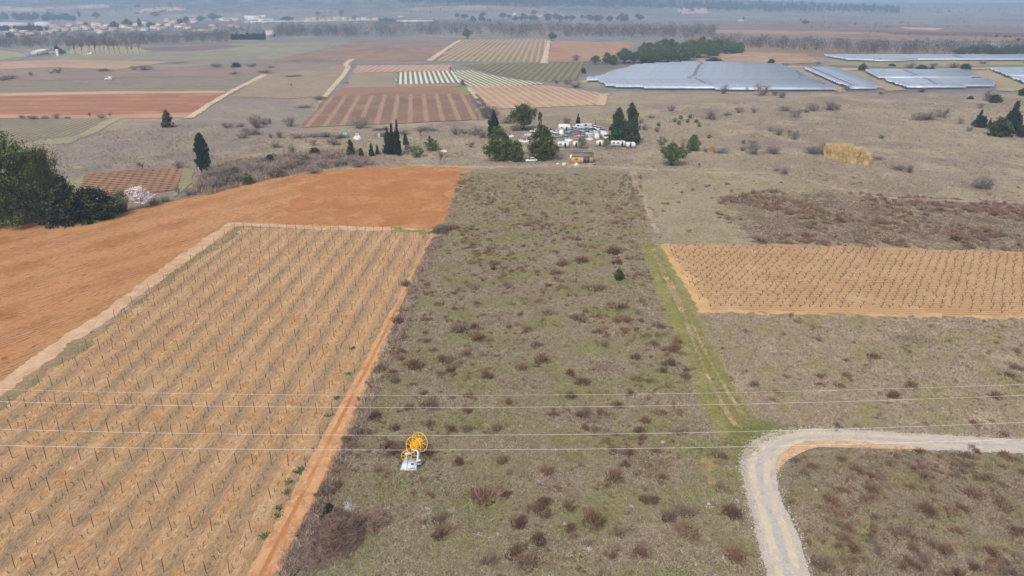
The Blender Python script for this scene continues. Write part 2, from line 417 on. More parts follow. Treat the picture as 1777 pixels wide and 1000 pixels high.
# --- green track with two ruts
TRK = [(1128, 424), (1142, 455), (1168, 510), (1200, 580), (1232, 650), (1262, 710), (1300, 765)]
sheet("green_track", band([(1128, 424), (1142, 455), (1168, 510), (1200, 580), (1232, 650), (1262, 710), (1300, 765)], [4.5, 5, 6, 6.5, 6.5, 7, 8]), M_grn, amp=.55, seed=18, world=True)
M_rut = ground_mat("rut_soil", [A(198, 172, 132), A(170, 150, 108), A(150, 146, 92)], (0.2, .7, 2), bump=.3, fine=.18, cut=((.42, .5), (.55, .65), (.6, .7)))
sheet("wheel_rut", band([(1133, 432), (1150, 470), (1176, 525), (1190, 556), (1222, 640), (1252, 700), (1282, 748)], [.9, .9, .9, .8, .5, .6, .9]), M_rut, amp=.22, seed=19, world=True)
sheet("wheel_rut", band([(1160, 480), (1200, 560), (1228, 620), (1275, 700), (1310, 748)], [.25, .35, .4, .6, 1.3]), M_rut, amp=.2, seed=20, world=True)
sheet("bare_patch", [(1206, 806), (1240, 800), (1258, 812), (1248, 838), (1228, 842), (1222, 822)], ground_mat("bare_earth", [A(186, 152, 116), A(150, 132, 96), A(140, 128, 90)], (.4, .8, 2), fine=.2), amp=.8, seed=21)
sheet("lush_grass", [(1262, 756), (1290, 742), (1310, 722), (1345, 738), (1420, 742), (1400, 756), (1330, 762), (1290, 790), (1284, 830), (1276, 830), (1272, 790)], ground_mat("lush", [A(134, 136, 84), A(120, 128, 70), A(146, 140, 96), A(114, 118, 72)], (.2, .5, 2), bump=.7, fine=.34), amp=.9, seed=22)
# --- gravel road
OUT = spline([(1345, 1080), (1330, 1000), (1303, 890), (1286, 815), (1292, 782), (1330, 755), (1400, 745), (1480, 747), (1600, 754), (1777, 763), (2050, 776)])
INN = spline([(1430, 1080), (1405, 1000), (1385, 930), (1361, 880), (1348, 835), (1356, 803), (1395, 778), (1440, 773), (1560, 778), (1700, 785), (1777, 788), (2050, 806)])
t = NT("gravel", 0.95, 0.05); co = t.coord()
c = t.mix(t.step(t.noise(co, .5, 6, .7), .4, .6), A(205, 194, 184), A(192, 180, 170))
c = t.mix(t.step(t.noise(co, 7, 3, .7, off=3), .52, .68), c, A(226, 216, 204)); c = t.mix(t.step(t.noise(co, 6, 3, .7, off=8), .56, .7), c, A(158, 148, 140))
t.base(c); t.bump(t.noise(co, 6, 5, .7), .6, .15); M_gravel = t.m
sheet("gravel_road", np.vstack([OUT, INN[::-1]]), M_gravel, step=.3, amp=.34, seed=23)
mid = OUT[:len(INN)] * 0
def interp_curve(C, n):
    d = np.concatenate([[0], np.cumsum(np.linalg.norm(np.diff(C, axis=0), axis=1))]); q = np.linspace(0, d[-1], n)
    return np.stack([np.interp(q, d, C[:, 0]), np.interp(q, d, C[:, 1])], 1)
Wo, Wi = interp_curve(GP(OUT)[:, :2], 160), interp_curve(GP(INN)[:, :2], 160)
def lane(a, b): return np.vstack([Wo * (1 - a) + Wi * a, (Wo * (1 - b) + Wi * b)[::-1]])
M_wheel = ground_mat("worn_wheel_track", [A(210, 194, 170), A(196, 184, 172), A(218, 204, 180)], (.3, 1, 4), bump=.2, fine=.07)
M_mid = ground_mat("grey_road_middle", [A(192, 184, 177), A(200, 190, 180), A(180, 173, 167)], (.3, 1, 5), bump=.3, fine=.12)
sheet("road_middle", lane(.44, .6), M_mid, step=.5, amp=.16, seed=24, world=True)
sheet("wheel_track", lane(.22, .4), M_wheel, step=.5, amp=.14, seed=25, world=True)
sheet("wheel_track", lane(.64, .82), M_wheel, step=.5, amp=.14, seed=26, world=True)
sel = slice(46, 98); wv_ = np.sin(np.linspace(0, math.pi, 52))[:, None] ** .7
sheet("orange_shoulder", np.vstack([(Wo * .26 + Wi * .74)[sel] * wv_ + Wi[sel] * (1 - wv_), (Wi + (Wi - Wo) * .16)[sel][::-1] * wv_ + Wi[sel][::-1] * (1 - wv_)]), ground_mat("orange_soil", [A(212, 168, 124), A(204, 156, 110), A(216, 184, 148)], (.3, .8, 2), bump=.3, fine=.12), step=.5, amp=.2, seed=27, world=True)
# --- faint paths in the pasture
M_path = ground_mat("dry_path", [A(184, 166, 144), A(172, 152, 132), A(160, 142, 120)], (.15, .6, 2), fine=.15, bump=.3)
sheet("dry_path", band([(1098, 296), (1106, 325), (1122, 360), (1140, 405)], [2.2, 1.6, 1.5, 1.0]), M_path, amp=.5, seed=28, world=True)
sheet("dry_path", band([(700, 286), (830, 291), (980, 288), (1100, 293), (1240, 300), (1330, 302)], [3, 3, 3.4, 3, 3, 2]), M_path, amp=.9, seed=29, world=True)
sheet("dry_path", band([(1330, 290), (1460, 330), (1560, 345), (1777, 352)], [1.5, 2, 2, 2]), M_path, amp=.8, seed=30, world=True)
sheet("thicket_ground", [(330, 330), (352, 300), (400, 280), (470, 272), (560, 262), (620, 262), (600, 285), (520, 297), (430, 316), (350, 338)], ground_mat("thicket_soil", [A(128, 112, 108), A(116, 98, 94), A(136, 124, 106)], (.04, .15, .8), fine=.3, bump=.6), amp=1.6, seed=31)
sheet("scrap_yard_ground", [(884, 232), (920, 220), (1000, 214), (1070, 216), (1110, 240), (1104, 254), (1010, 262), (940, 262), (900, 250)], ground_mat("yard_dirt", [A(150, 130, 118), A(134, 114, 104), A(168, 152, 138)], (.04, .2, .8), fine=.25), amp=1.2, seed=32)

# --- the fields of the plain, far to near (photo points of their corners)
def fld(name, px, cols, D, stripes=None, rot=0.0, fine=.12, sc=(0.01, 0.05, 0.3), seed=1, amp=None, streak=None):
    cc = [A(*c, D) for c in cols]
    st = [(a, p, w_, A(*c, D), wob, nz) for (a, p, w_, c, wob, nz) in stripes] if stripes else None
    m = ground_mat(name + "_soil", cc, sc, stripes=st, fine=fine, bump=0, fscale=.6, streak=streak)
    return sheet(name, px, m, rot=rot, seed=seed, amp=amp)
def rowrot(p, q):
    a, b = G(*p), G(*q); return math.atan2(b[1] - a[1], b[0] - a[0]) - math.pi / 2
fld("brown_field", [(470, 106), (600, 78), (792, 75), (746, 106)], [(150, 130, 122), (140, 120, 116), (162, 140, 128)], 620, seed=40)
fld("green_meadow", [(80, 106), (240, 104), (470, 106), (600, 76), (560, 73), (330, 78), (230, 90), (110, 92)], [(148, 146, 134), (140, 136, 128), (156, 154, 140)], 640, seed=41)
fld("grey_field", [(250, 84), (380, 77), (430, 80), (330, 90), (260, 90)], [(136, 126, 132), (126, 116, 124)], 750, seed=42)
fld("yellow_field", [(100, 93), (150, 80), (240, 82), (262, 93), (200, 95)], [(168, 162, 140), (158, 152, 134)], 640, seed=43)
fld("pale_field", [(-500, 118), (0, 107), (100, 104), (300, 107), (200, 121), (100, 117), (0, 120), (-500, 130)], [(184, 160, 140), (176, 150, 132), (168, 146, 130)], 580, seed=44)
fld("purple_field", [(-500, 130), (0, 120), (110, 118), (220, 122), (400, 110), (470, 108), (600, 108), (560, 124), (400, 131), (0, 142), (-500, 150)], [(146, 130, 128), (134, 120, 120), (152, 138, 128)], 540, seed=45, stripes=[(1, 7, .3, (160, 146, 138), 1, .2)])
fld("grey_green_field", [(-500, 150), (0, 142), (250, 136), (400, 131), (456, 130), (390, 160), (0, 163), (-500, 175)], [(142, 132, 124), (134, 130, 116), (130, 120, 116), (148, 142, 128)], 450, seed=46, stripes=[(1, 9, .35, (150, 140, 128), 1.2, .2)])
fld("pasture_plot", [(456, 131), (600, 112), (612, 108), (590, 140), (566, 166), (500, 172), (400, 168)], [(160, 143, 130), (150, 136, 126), (164, 150, 132), (142, 134, 116)], 430, seed=47, fine=.2)
fld("red_earth_field", [(-600, 192), (-200, 172), (0, 163), (200, 161), (390, 161), (326, 204), (160, 206), (0, 204), (-600, 240)], [(170, 129, 110), (160, 119, 102), (178, 139, 118)], 380, seed=48, stripes=[(1, 17, .35, (162, 118, 102), 5, .3)])
fld("sandy_edge", [(-600, 188), (-200, 169), (0, 162), (200, 159), (392, 158), (390, 162), (200, 163.5), (0, 167), (-600, 196)], [(196, 166, 144), (184, 154, 134)], 400, seed=49)
fld("sandy_edge", [(-600, 240), (0, 199), (160, 201), (334, 196), (322, 205), (160, 207), (0, 206), (-600, 250)], [(194, 154, 132), (186, 146, 124)], 300, seed=50)
fld("green_vineyard", [(-600, 260), (-10, 207), (120, 206), (190, 206), (130, 238), (60, 246), (0, 248), (-300, 280)], [(146, 138, 122), (136, 130, 114), (152, 146, 126)], 270, seed=51, rot=rowrot((0, 240), (95, 206)), stripes=[(0, 2.6, .4, (112, 108, 90), .2, 0), (1, 1.6, .4, (156, 146, 130), .3, .2)])
fld("grass_lane", [(130, 238), (190, 206), (210, 206), (170, 230), (120, 250), (60, 252), (60, 246)], [(164, 154, 130), (154, 146, 120), (170, 160, 136)], 260, seed=52)
fld("brown_vineyard", [(150, 302), (230, 296), (319, 291), (312, 318), (308, 330), (230, 340), (128, 338)], [(140, 106, 90), (130, 98, 84), (150, 118, 100)], 190, seed=53, rot=rowrot((300, 330), (318, 292)), stripes=[(0, 2.4, .4, (98, 76, 66), .1, 0), (1, 2.4, .4, (170, 138, 114), .1, 0)], fine=.2)
fld("green_strip", [(319, 292), (336, 294), (334, 318), (308, 340), (300, 344), (310, 328)], [(152, 144, 118), (146, 138, 110), (158, 150, 124)], 190, seed=54, fine=.25)
fld("green_corner", [(120, 312), (152, 302), (134, 334), (112, 330)], [(154, 148, 118), (146, 140, 110)], 200, seed=55, fine=.25)
fld("pink_field", [(622, 114), (782, 113), (784, 123), (610, 127)], [(182, 152, 140), (174, 144, 134)], 520, seed=56, stripes=[(0, 5, .3, (196, 168, 154), .4, .2)])
fld("grey_plot", [(610, 127), (690, 126), (686, 146), (800, 146), (796, 150), (600, 153)], [(160, 146, 132), (150, 138, 126), (150, 148, 126)], 450, seed=57, fine=.2)
fld("mulched_vineyard", [(690, 126), (786, 123), (800, 144), (687, 147)], [(128, 128, 112), (136, 132, 116)], 470, seed=58, rot=rowrot((742, 146), (736, 125)), stripes=[(0, 3.5, .46, (214, 216, 206), .1, 0)])
fld("mulched_vineyard", [(787, 123), (818, 123), (868, 134), (948, 146), (900, 149), (815, 151), (800, 144)], [(134, 132, 112), (142, 138, 120)], 460, seed=59, rot=rowrot((860, 149), (806, 124)), stripes=[(0, 3.6, .42, (204, 204, 188), .1, 0)])
fld("dark_green_vineyard", [(800, 113), (900, 110), (1014, 108), (1002, 140), (960, 143), (900, 138), (830, 122)], [(136, 132, 118), (126, 126, 112), (142, 138, 122)], 520, seed=60, rot=rowrot((960, 142), (985, 112)), stripes=[(0, 5, .4, (112, 114, 98), .2, 0)])
fld("striped_vineyard", [(800, 69), (953, 68.5), (945, 108), (757, 107)], [(150, 140, 124), (138, 134, 116), (158, 144, 130)], 700, seed=61, rot=rowrot((890, 108), (912, 70)), stripes=[(0, 6, .4, (182, 158, 142), .2, 0)])
fld("rust_field", [(957, 72), (1106, 74), (1058, 107), (950, 108)], [(170, 142, 128), (160, 132, 120), (176, 148, 134)], 720, seed=62)
fld("brown_strip_field", [(597, 153), (690, 151), (796, 149.5), (808, 164), (690, 166), (570, 169)], [(156, 128, 114), (146, 118, 108)], 420, seed=63)
fld("striped_field", [(566, 168), (690, 165), (815, 163), (833, 208), (690, 215), (521, 222)], [(143, 120, 109), (135, 112, 102), (149, 127, 115)], 350, seed=64, rot=rowrot((664, 216), (676, 166)), stripes=[(0, 7.3, .30, (172, 144, 126), .5, .35)], fine=.14)
fld("pink_striped_field", [(815, 151), (945, 148), (1056, 164), (1050, 183), (950, 187), (850, 190), (836, 178)], [(178, 148, 130), (168, 140, 122), (186, 158, 138)], 400, seed=65, rot=rowrot((880, 189), (830, 152)), stripes=[(0, 4.6, .42, (194, 172, 148), .4, .3)])
fld("sandy_corner", [(1040, 166), (1056, 163), (1050, 184), (1036, 184)], [(196, 172, 148), (184, 162, 138)], 400, seed=66)
fld("weedy_corner", [(794, 152), (812, 152), (818, 163), (806, 166), (796, 158)], [(138, 148, 100), (124, 138, 88)], 420, seed=67)
fld("hedge_strip", [(815, 163), (830, 164), (846, 188), (868, 196), (856, 206), (838, 206)], [(132, 118, 116), (122, 110, 106)], 370, seed=68)
for i, (pts, wd) in enumerate([([(745, 106), (765, 92), (782, 80), (798, 70)], [6, 6, 5, 5]), ([(944, 110), (948, 92), (953, 70)], [6, 5, 5]), ([(612, 103), (600, 112), (604, 118), (590, 138), (575, 155), (563, 169)], [5, 4, 4, 3.5, 3.5, 3]),
                               ([(327, 206), (380, 172), (420, 150), (460, 130)], [3.5, 3.5, 4, 5]), ([(812, 152), (826, 170), (840, 190)], [2.2, 2, 2]), ([(0, 178 - 21), (150, 150), (0, 152)], [1, 1, 1])][:5]):
    sheet("farm_track", band(pts, wd), ground_mat("farm_track_soil", [A(206, 188, 164, 450), A(194, 174, 152, 450)], (.05, .3, 1), bump=0, fine=.1), amp=.5, seed=70 + i, world=True)
sheet("country_lane", band([(-120, 112), (0, 107), (38, 101), (47, 93), (38, 90), (0, 86), (-200, 84)], [6, 6, 6, 6, 6, 6, 6]), ground_mat("lane_asphalt", [A(150, 148, 152, 600), A(140, 138, 142, 600)], (.05, .3, 1), bump=0, fine=.08), amp=.3, seed=80, world=True)
fld("lane_meadow", [(-150, 90), (0, 88), (36, 92), (44, 96), (34, 100), (0, 105), (-120, 108)], [(160, 158, 132), (150, 150, 124)], 620, seed=81)
# plots of the plain towards the hills
FARP = [("far_brown_field", [(1180, 62), (1500, 58), (1900, 64), (1900, 74), (1500, 70), (1200, 70)], (150, 134, 130)), ("far_violet_field", [(1150, 44), (1420, 40), (1777, 46), (1900, 60), (1500, 57), (1200, 56)], (138, 126, 132)),
        ("far_sandy_field", [(1210, 52), (1330, 53), (1560, 57), (1540, 60), (1380, 59), (1230, 57)], (166, 146, 138)), ("far_sandy_field", [(1560, 47), (1640, 49), (1625, 53), (1575, 51)], (180, 164, 150)),
        ("far_dark_field", [(1440, 52), (1777, 58), (1850, 66), (1600, 62)], (128, 116, 122)), ("far_violet_field", [(880, 40), (1120, 42), (1180, 52), (1000, 56), (900, 50)], (136, 124, 130)),
        ("far_brown_field", [(1090, 72), (1300, 76), (1777, 86), (1777, 96), (1440, 96), (1300, 100), (1200, 80)], (152, 136, 126)), ("far_dark_field", [(600, 30), (900, 30), (860, 40), (640, 40)], (132, 124, 128)),
        ("far_violet_field", [(0, 34), (0, 42), (90, 33), (60, 26)], (140, 132, 138))]
for i, (nm, px, c) in enumerate(FARP):
    fld(nm, px, [c, tuple(int(q * .93) for q in c), tuple(min(255, int(q * 1.05)) for q in c)], 1100 if i != 6 else 800, seed=90 + i, sc=(.004, .015, .06), streak=None)
# field patches lying on the far hills
def hill_patch(name, px, col, seed):
    a, b, c, d = [G(*p) for p in px]; n, m = 16, 5
    u, v = np.meshgrid(np.linspace(0, 1, n), np.linspace(0, 1, m)); u = u[..., None]; v = v[..., None]
    P = (a * (1 - u) + b * u) * (1 - v) + (d * (1 - u) + c * u) * v
    P = P + np.random.default_rng(seed).normal(size=P.shape) * 9; P[..., 2] = hill(P[..., 0], P[..., 1]) + 1.2
    idx = np.arange(n * m).reshape(m, n); mb = MB()
    mb.add(P, np.stack([idx[:-1, :-1], idx[:-1, 1:], idx[1:, 1:], idx[1:, :-1]], -1).reshape(-1, 4))
    me = mb.mesh(name, [ground_mat(name + "_soil", [A(*col, 2600), A(*[q * .92 for q in col], 2600)], (.004, .02, .1), bump=0, fine=.08)])
    tag(link(name, me), kind='structure')
for i, (px, c) in enumerate([([(230, 25), (320, 18), (325, 13), (250, 15)], (186, 170, 168)), ([(95, 20), (190, 14), (180, 8), (80, 14)], (168, 160, 168)), ([(0, 20), (80, 22), (90, 16), (0, 13)], (172, 162, 166)),
                             ([(1177, 26), (1230, 25), (1222, 14), (1177, 16)], (176, 168, 170)), ([(700, 22), (960, 20), (930, 14), (720, 14)], (158, 154, 162)), ([(420, 24), (600, 26), (580, 18), (440, 17)], (150, 150, 160))]):
    hill_patch("hill_field", px, c, i)
# ================================================================== PLANTS
BARK = simple("bark", (.09, .07, .055, 1), .95, .05, .3, 3)
M_pine = leafy("pine_needles", (.038, .052, .016, 1), (.082, .098, .026, 1), scale=.5)
M_pine2 = leafy("bright_pine_needles", (.062, .088, .026, 1), (.115, .145, .045, 1), scale=.7)
M_dark = leafy("cypress_leaves", (.013, .021, .013, 1), (.026, .038, .020, 1), scale=.8)
M_conif = leafy("cedar_needles", (.022, .036, .022, 1), (.045, .060, .030, 1), scale=.8)
M_green = leafy("shrub_leaves", (.040, .065, .020, 1), (.075, .11, .035, 1), scale=1.0)
M_olive = leafy("olive_shrub_leaves", (.075, .078, .04, 1), (.11, .10, .06, 1), scale=1.0)
M_twig = leafy("grey_twigs", (.15, .128, .125, 1), (.22, .19, .185, 1), .95, .05, .5)
M_twig2 = leafy("brown_twigs", (.16, .125, .112, 1), (.22, .18, .16, 1), .95, .05, .5)
M_rust = leafy("rusty_leaves", (.17, .085, .05, 1), (.24, .13, .08, 1), .9, .1, .5)
M_blos = leafy("white_blossom", (.55, .5, .52, 1), (.72, .68, .7, 1), .8, .1, 1)
M_reed = leafy("dry_reeds", (.36, .255, .12, 1), (.5, .37, .19, 1), .9, .1, .8)

def crown(profile, n_cl, per, cl_r, leaf, seed, mi_fn=None, flat=.3, squash=.8, shell=.55, wob=.16):
    """leaf clumps spread through a crown of unit height and unit width"""
    rng = np.random.default_rng(seed); mb = MB()
    ts = np.linspace(0, 1, 200); pr = np.array([profile(t) for t in ts]); cdf = np.cumsum(pr + .02); cdf /= cdf[-1]
    t = np.interp(rng.uniform(0, 1, n_cl), cdf, ts); a = rng.uniform(0, 2 * math.pi, n_cl)
    ph = rng.uniform(0, 6.28, 4)
    lump = 1 + wob * (np.sin(2 * a + ph[0] + 5 * t) + np.sin(3 * a + ph[1] - 7 * t) + .6 * np.sin(5 * a + ph[2] + 13 * t))
    r = np.interp(t, ts, pr) * lump * np.maximum(rng.uniform(0, 1, n_cl) ** .5, shell * rng.uniform(0, 1, n_cl))
    C = np.stack([r * np.cos(a), r * np.sin(a), t], 1)
    scl = rng.uniform(.6, 1.25, n_cl)
    off = rng.normal(size=(n_cl, per, 3)) * (cl_r * scl)[:, None, None] * np.array([1, 1, squash])
    L = (C[:, None] + off).reshape(-1, 3); L[:, 2] = np.abs(L[:, 2])
    mi = np.repeat(rng.integers(0, 3, n_cl) // 2, per)
    mb.leaves(L, leaf, rng, mi, flat)
    return mb
PROF = {
    'umbrella': lambda t: 0 if t < .22 else .5 * math.sin(math.pi * min(1, ((t - .22) / .78) ** .8)) ** .6 * (1.0 if t > .4 else (t - .1) / .3),
    'round': lambda t: .5 * max(0, math.sin(math.pi * (t * .93 + .05))) ** .55,
    'bigpine': lambda t: .5 * (max(0, 1 - max(0, t - .66) ** 2 * 8.4)) ** .5 * (.72 + .28 * t),
    'young': lambda t: .5 * min(1, (t + .14) * 2.6) * (1 - max(0, t - .36) / .66) ** .5,
    'cypress': lambda t: .5 * min(1, t * 3.5 + .45) * (1 - max(0, t - .55) / .48) ** .62,
    'spire': lambda t: .5 * min(1, t * 6 + .3) * (1 - t) ** .85 * (1 if t < .72 else .75),
    'cedar': lambda t: .5 * min(1, t * 6 + .5) * (1 - t) ** .62,
    'bush': lambda t: .5 * max(0, 1 - t ** 2.2) ** .5,
    'pillar': lambda t: .5 * max(0, math.sin(math.pi * (t * .9 + .1))) ** .3,
}
def trunk_mb(h, r, seed, limbs=0, spread=.3, base=.25):
    rng = np.random.default_rng(seed); mb = MB()
    pts = [(0, 0, 0)]
    for k in range(1, 5): pts.append((rng.normal() * .012 * k, rng.normal() * .012 * k, h * k / 4))
    mb.tube(pts, [r, r * .85, r * .7, r * .5, r * .25], 6)
    for q in range(limbs):
        a = rng.uniform(0, 6.28); z0 = h * rng.uniform(base, .8); R_ = spread * rng.uniform(.5, 1)
        mb.tube([(0, 0, z0), (R_ * .5 * math.cos(a), R_ * .5 * math.sin(a), z0 + .08), (R_ * math.cos(a), R_ * math.sin(a), z0 + .2)], [r * .45, r * .3, r * .1], 4)
    return mb
def bare_mb(n_stem, seed, spread=.5, fork=4, twig=9, wid=.010, tr=.0, lean=.25):
    """a leafless shrub or tree of unit height and width"""
    rng = np.random.default_rng(seed); mb = MB()
    P0, P1, W0, W1 = [], [], [], []
    for s_ in range(n_stem):
        a = rng.uniform(0, 6.28); b = np.array([0, 0, tr]) + rng.normal(size=3) * [.05 * (n_stem > 1), .05 * (n_stem > 1), 0]
        R_ = spread * rng.uniform(.15, .8); e = b + np.array([R_ * .6 * math.cos(a), R_ * .6 * math.sin(a), (.5 - tr * .4) * rng.uniform(.6, 1)])
        P0.append(b); P1.append(e); W0.append(wid * 1.5); W1.append(wid)
        for f in range(fork):
            u = rng.uniform(.35, 1); s0 = b + (e - b) * u; a2 = a + rng.normal() * 1.0
            e2 = s0 + np.array([math.cos(a2), math.sin(a2), 0]) * spread * rng.uniform(.15, .45) + [0, 0, rng.uniform(.1, .34)]
            P0.append(s0); P1.append(e2); W0.append(wid * .8); W1.append(wid * .5)
            for q in range(twig):
                s1 = s0 + (e2 - s0) * rng.uniform(.2, 1); e3 = s1 + rng.normal(size=3) * [.09, .09, .05] + [0, 0, rng.uniform(.02, .16)]
                e3[2] = min(max(e3[2], .02), 1.05)
                P0.append(s1); P1.append(e3); W0.append(wid * .5); W1.append(wid * .25)
    mb.ribbons(P0, P1, np.array(W0), np.array(W1), rng)
    if tr: mb.tube([(0, 0, -.02), (.01, 0, tr * .5), (0, .01, tr + .05)], [wid * 3, wid * 2.4, wid * 1.6], 5)
    return mb
def dome_mb(seed, n=420):
    """a rounded leafless shrub: stems fanning from the base into a haze of fine twigs"""
    rng = np.random.default_rng(seed); mb = MB(); ns = 22
    a = rng.uniform(0, 6.28, ns); r = np.sqrt(rng.uniform(0, 1, ns)) * .42; z = np.sqrt(1 - (r / .5) ** 2) * rng.uniform(.55, .95, ns)
    T_ = np.stack([r * np.cos(a), r * np.sin(a), z], 1); B_ = T_ * [.22, .22, 0]
    mb.ribbons(B_, T_, .012, .004, rng)
    u = rng.uniform(0, 1, (n, 1)) ** .6; k = rng.integers(0, ns, n); P = B_[k] + (T_ - B_)[k] * u
    D = rng.normal(size=(n, 3)) * [.13, .13, .09] + np.stack([P[:, 0] * .2, P[:, 1] * .2, np.full(n, .05)], 1); Q = P + D
    Q[:, 2] = np.clip(Q[:, 2], .02, 1.03)
    mb.ribbons(P, Q, .0065, .0035, rng, rng.integers(0, 2, n))
    k = rng.integers(0, n, n); P2 = P[k] + D[k] * rng.uniform(.3, 1, (n, 1)); Q2 = P2 + rng.normal(size=(n, 3)) * .07; Q2[:, 2] = np.clip(Q2[:, 2], .02, 1.05)
    mb.ribbons(P2, Q2, .0045, .0025, rng, rng.integers(0, 2, n))
    return mb
MESH = {}
def cm(key, fn):
    if key not in MESH: MESH[key] = fn()
    return MESH[key]
KIND = {   # kind: (profile, clumps, leaves per clump, clump radius, leaf, materials, trunk height, trunk radius, limbs, crown base)
    'umbrella_pine': ('umbrella', 120, 60, .062, .026, (M_pine, M_pine2), .7, .028, 7, .0),
    'big_pine': ('bigpine', 260, 120, .052, .013, (M_pine, M_pine2), .8, .026, 12, .05),
    'young_pine': ('young', 150, 60, .05, .025, (M_pine2, M_pine), .8, .02, 0, .03),
    'cypress': ('cypress', 260, 60, .034, .028, (M_dark, M_dark), .5, .03, 0, .02),
    'conifer': ('cedar', 240, 44, .042, .03, (M_conif, M_conif), .8, .02, 0, .02),
    'dark_conifer': ('spire', 200, 44, .042, .03, (M_dark, M_dark), .8, .02, 0, .02),
    'evergreen_shrub': ('bush', 120, 60, .065, .032, (M_dark, M_pine), .4, .03, 3, .0),
    'green_shrub': ('round', 90, 50, .07, .022, (M_green, M_pine2), .4, .03, 3, .0),
    'olive_shrub': ('bush', 60, 40, .09, .025, (M_olive, M_twig2), .4, .03, 3, .0),
    'sapling': ('round', 60, 40, .08, .026, (M_pine2, M_green), .6, .022, 3, .28),
    'ivy_trunk': ('pillar', 60, 40, .06, .03, (M_dark, M_pine), .95, .03, 0, .05),
}
def plant(kind, px, py, hpx, wpx, label, cat, group=None, var=0, name=None):
    p = G(px, py); s = mpp(p); hh = hpx * s / (math.cos(TH) + (CY - py) / F * math.sin(TH)); ww = wpx * s
    if kind in KIND:
        pr, nc, per, cr, lf, mats, th, tr, lb, cb = KIND[kind]
        def mk_c():
            mb = crown(PROF[pr], nc, per, cr, lf, 100 * var + len(kind), wob={'cypress': .05, 'conifer': .2, 'young_pine': .10}.get(kind, .16), shell=.75 if kind in ('cypress', 'young_pine') else .55)
            for V in mb.v: V[:, 2] = cb + V[:, 2] * (1 - cb)
            return mb.mesh("crown", list(mats))
        c = cm((kind, var, 'c'), mk_c); t_ = cm((kind, var, 't'), lambda: trunk_mb(th, tr, var + 7, lb).mesh("trunk", [BARK], True))
        o = root(name or kind, p, label, cat, group, random.uniform(-.6, .6)); link("trunk", t_, o); link("crown", c, o)
    else:
        o = link(name or kind, bare_mesh(kind, var), None, p); tag(o, label, cat, group); o.rotation_euler = (0, 0, random.uniform(0, 6.28))
    o.scale = (ww, ww, hh)
    return o
def bare_mesh(kind, var):
    def mk():
        if kind == 'bare_tree': return bare_mb(7, 31 + var, .5, 5, 10, .010, .22).mesh(kind, [M_twig if var % 2 else M_twig2])
        if kind == 'blossom_tree':
            mb = bare_mb(8, 60 + var, .5, 4, 5, .012, .2); rng = np.random.default_rng(8 + var)
            b = crown(PROF['round'], 90, 34, .05, .017, 71 + var)
            for V, (Fq, k) in zip(b.v, b.f): V[:, 2] = .25 + .75 * V[:, 2]; mb.add(V, Fq - Fq.min(), 1)
            return mb.mesh(kind, [M_twig2, M_blos])
        if kind == 'rusty_shrub':
            mb = bare_mb(8, 80 + var, .5, 4, 6, .014); b = crown(PROF['round'], 50, 34, .07, .022, 91 + var)
            for V, (Fq, k) in zip(b.v, b.f): mb.add(V, Fq - Fq.min(), 1)
            return mb.mesh(kind, [M_twig2, M_rust])
        if kind == 'reed_bed':
            rng = np.random.default_rng(5); n = 5200; a = rng.uniform(0, 6.28, n); r = np.sqrt(rng.uniform(0, 1, n)) * .5
            B = np.stack([r * np.cos(a), r * np.sin(a) * .34, 0 * r], 1); hgt = rng.uniform(.7, 1.0, n) * (1 - .30 * (2 * r) ** 4) * (1 + .12 * np.sin(B[:, 0] * 17) + .07 * np.sin(B[:, 0] * 41 + 1))
            T = B + np.stack([rng.normal(size=n) * .02, rng.normal(size=n) * .02, hgt], 1)
            mb = MB(); mb.ribbons(B, T, .0035, .0015, rng); 
            P = B + (T - B) * rng.uniform(.55, 1, n)[:, None]; mb.ribbons(P, P + np.stack([rng.normal(size=n) * .02, rng.normal(size=n) * .02, rng.uniform(-.02, .09, n)], 1), .004, .001, rng)
            return mb.mesh(kind, [M_reed])
        return dome_mb(50 + var).mesh(kind, [M_twig, M_twig2] if var % 2 else [M_twig2, M_twig])
    return cm((kind, var), mk)
random.seed(4)
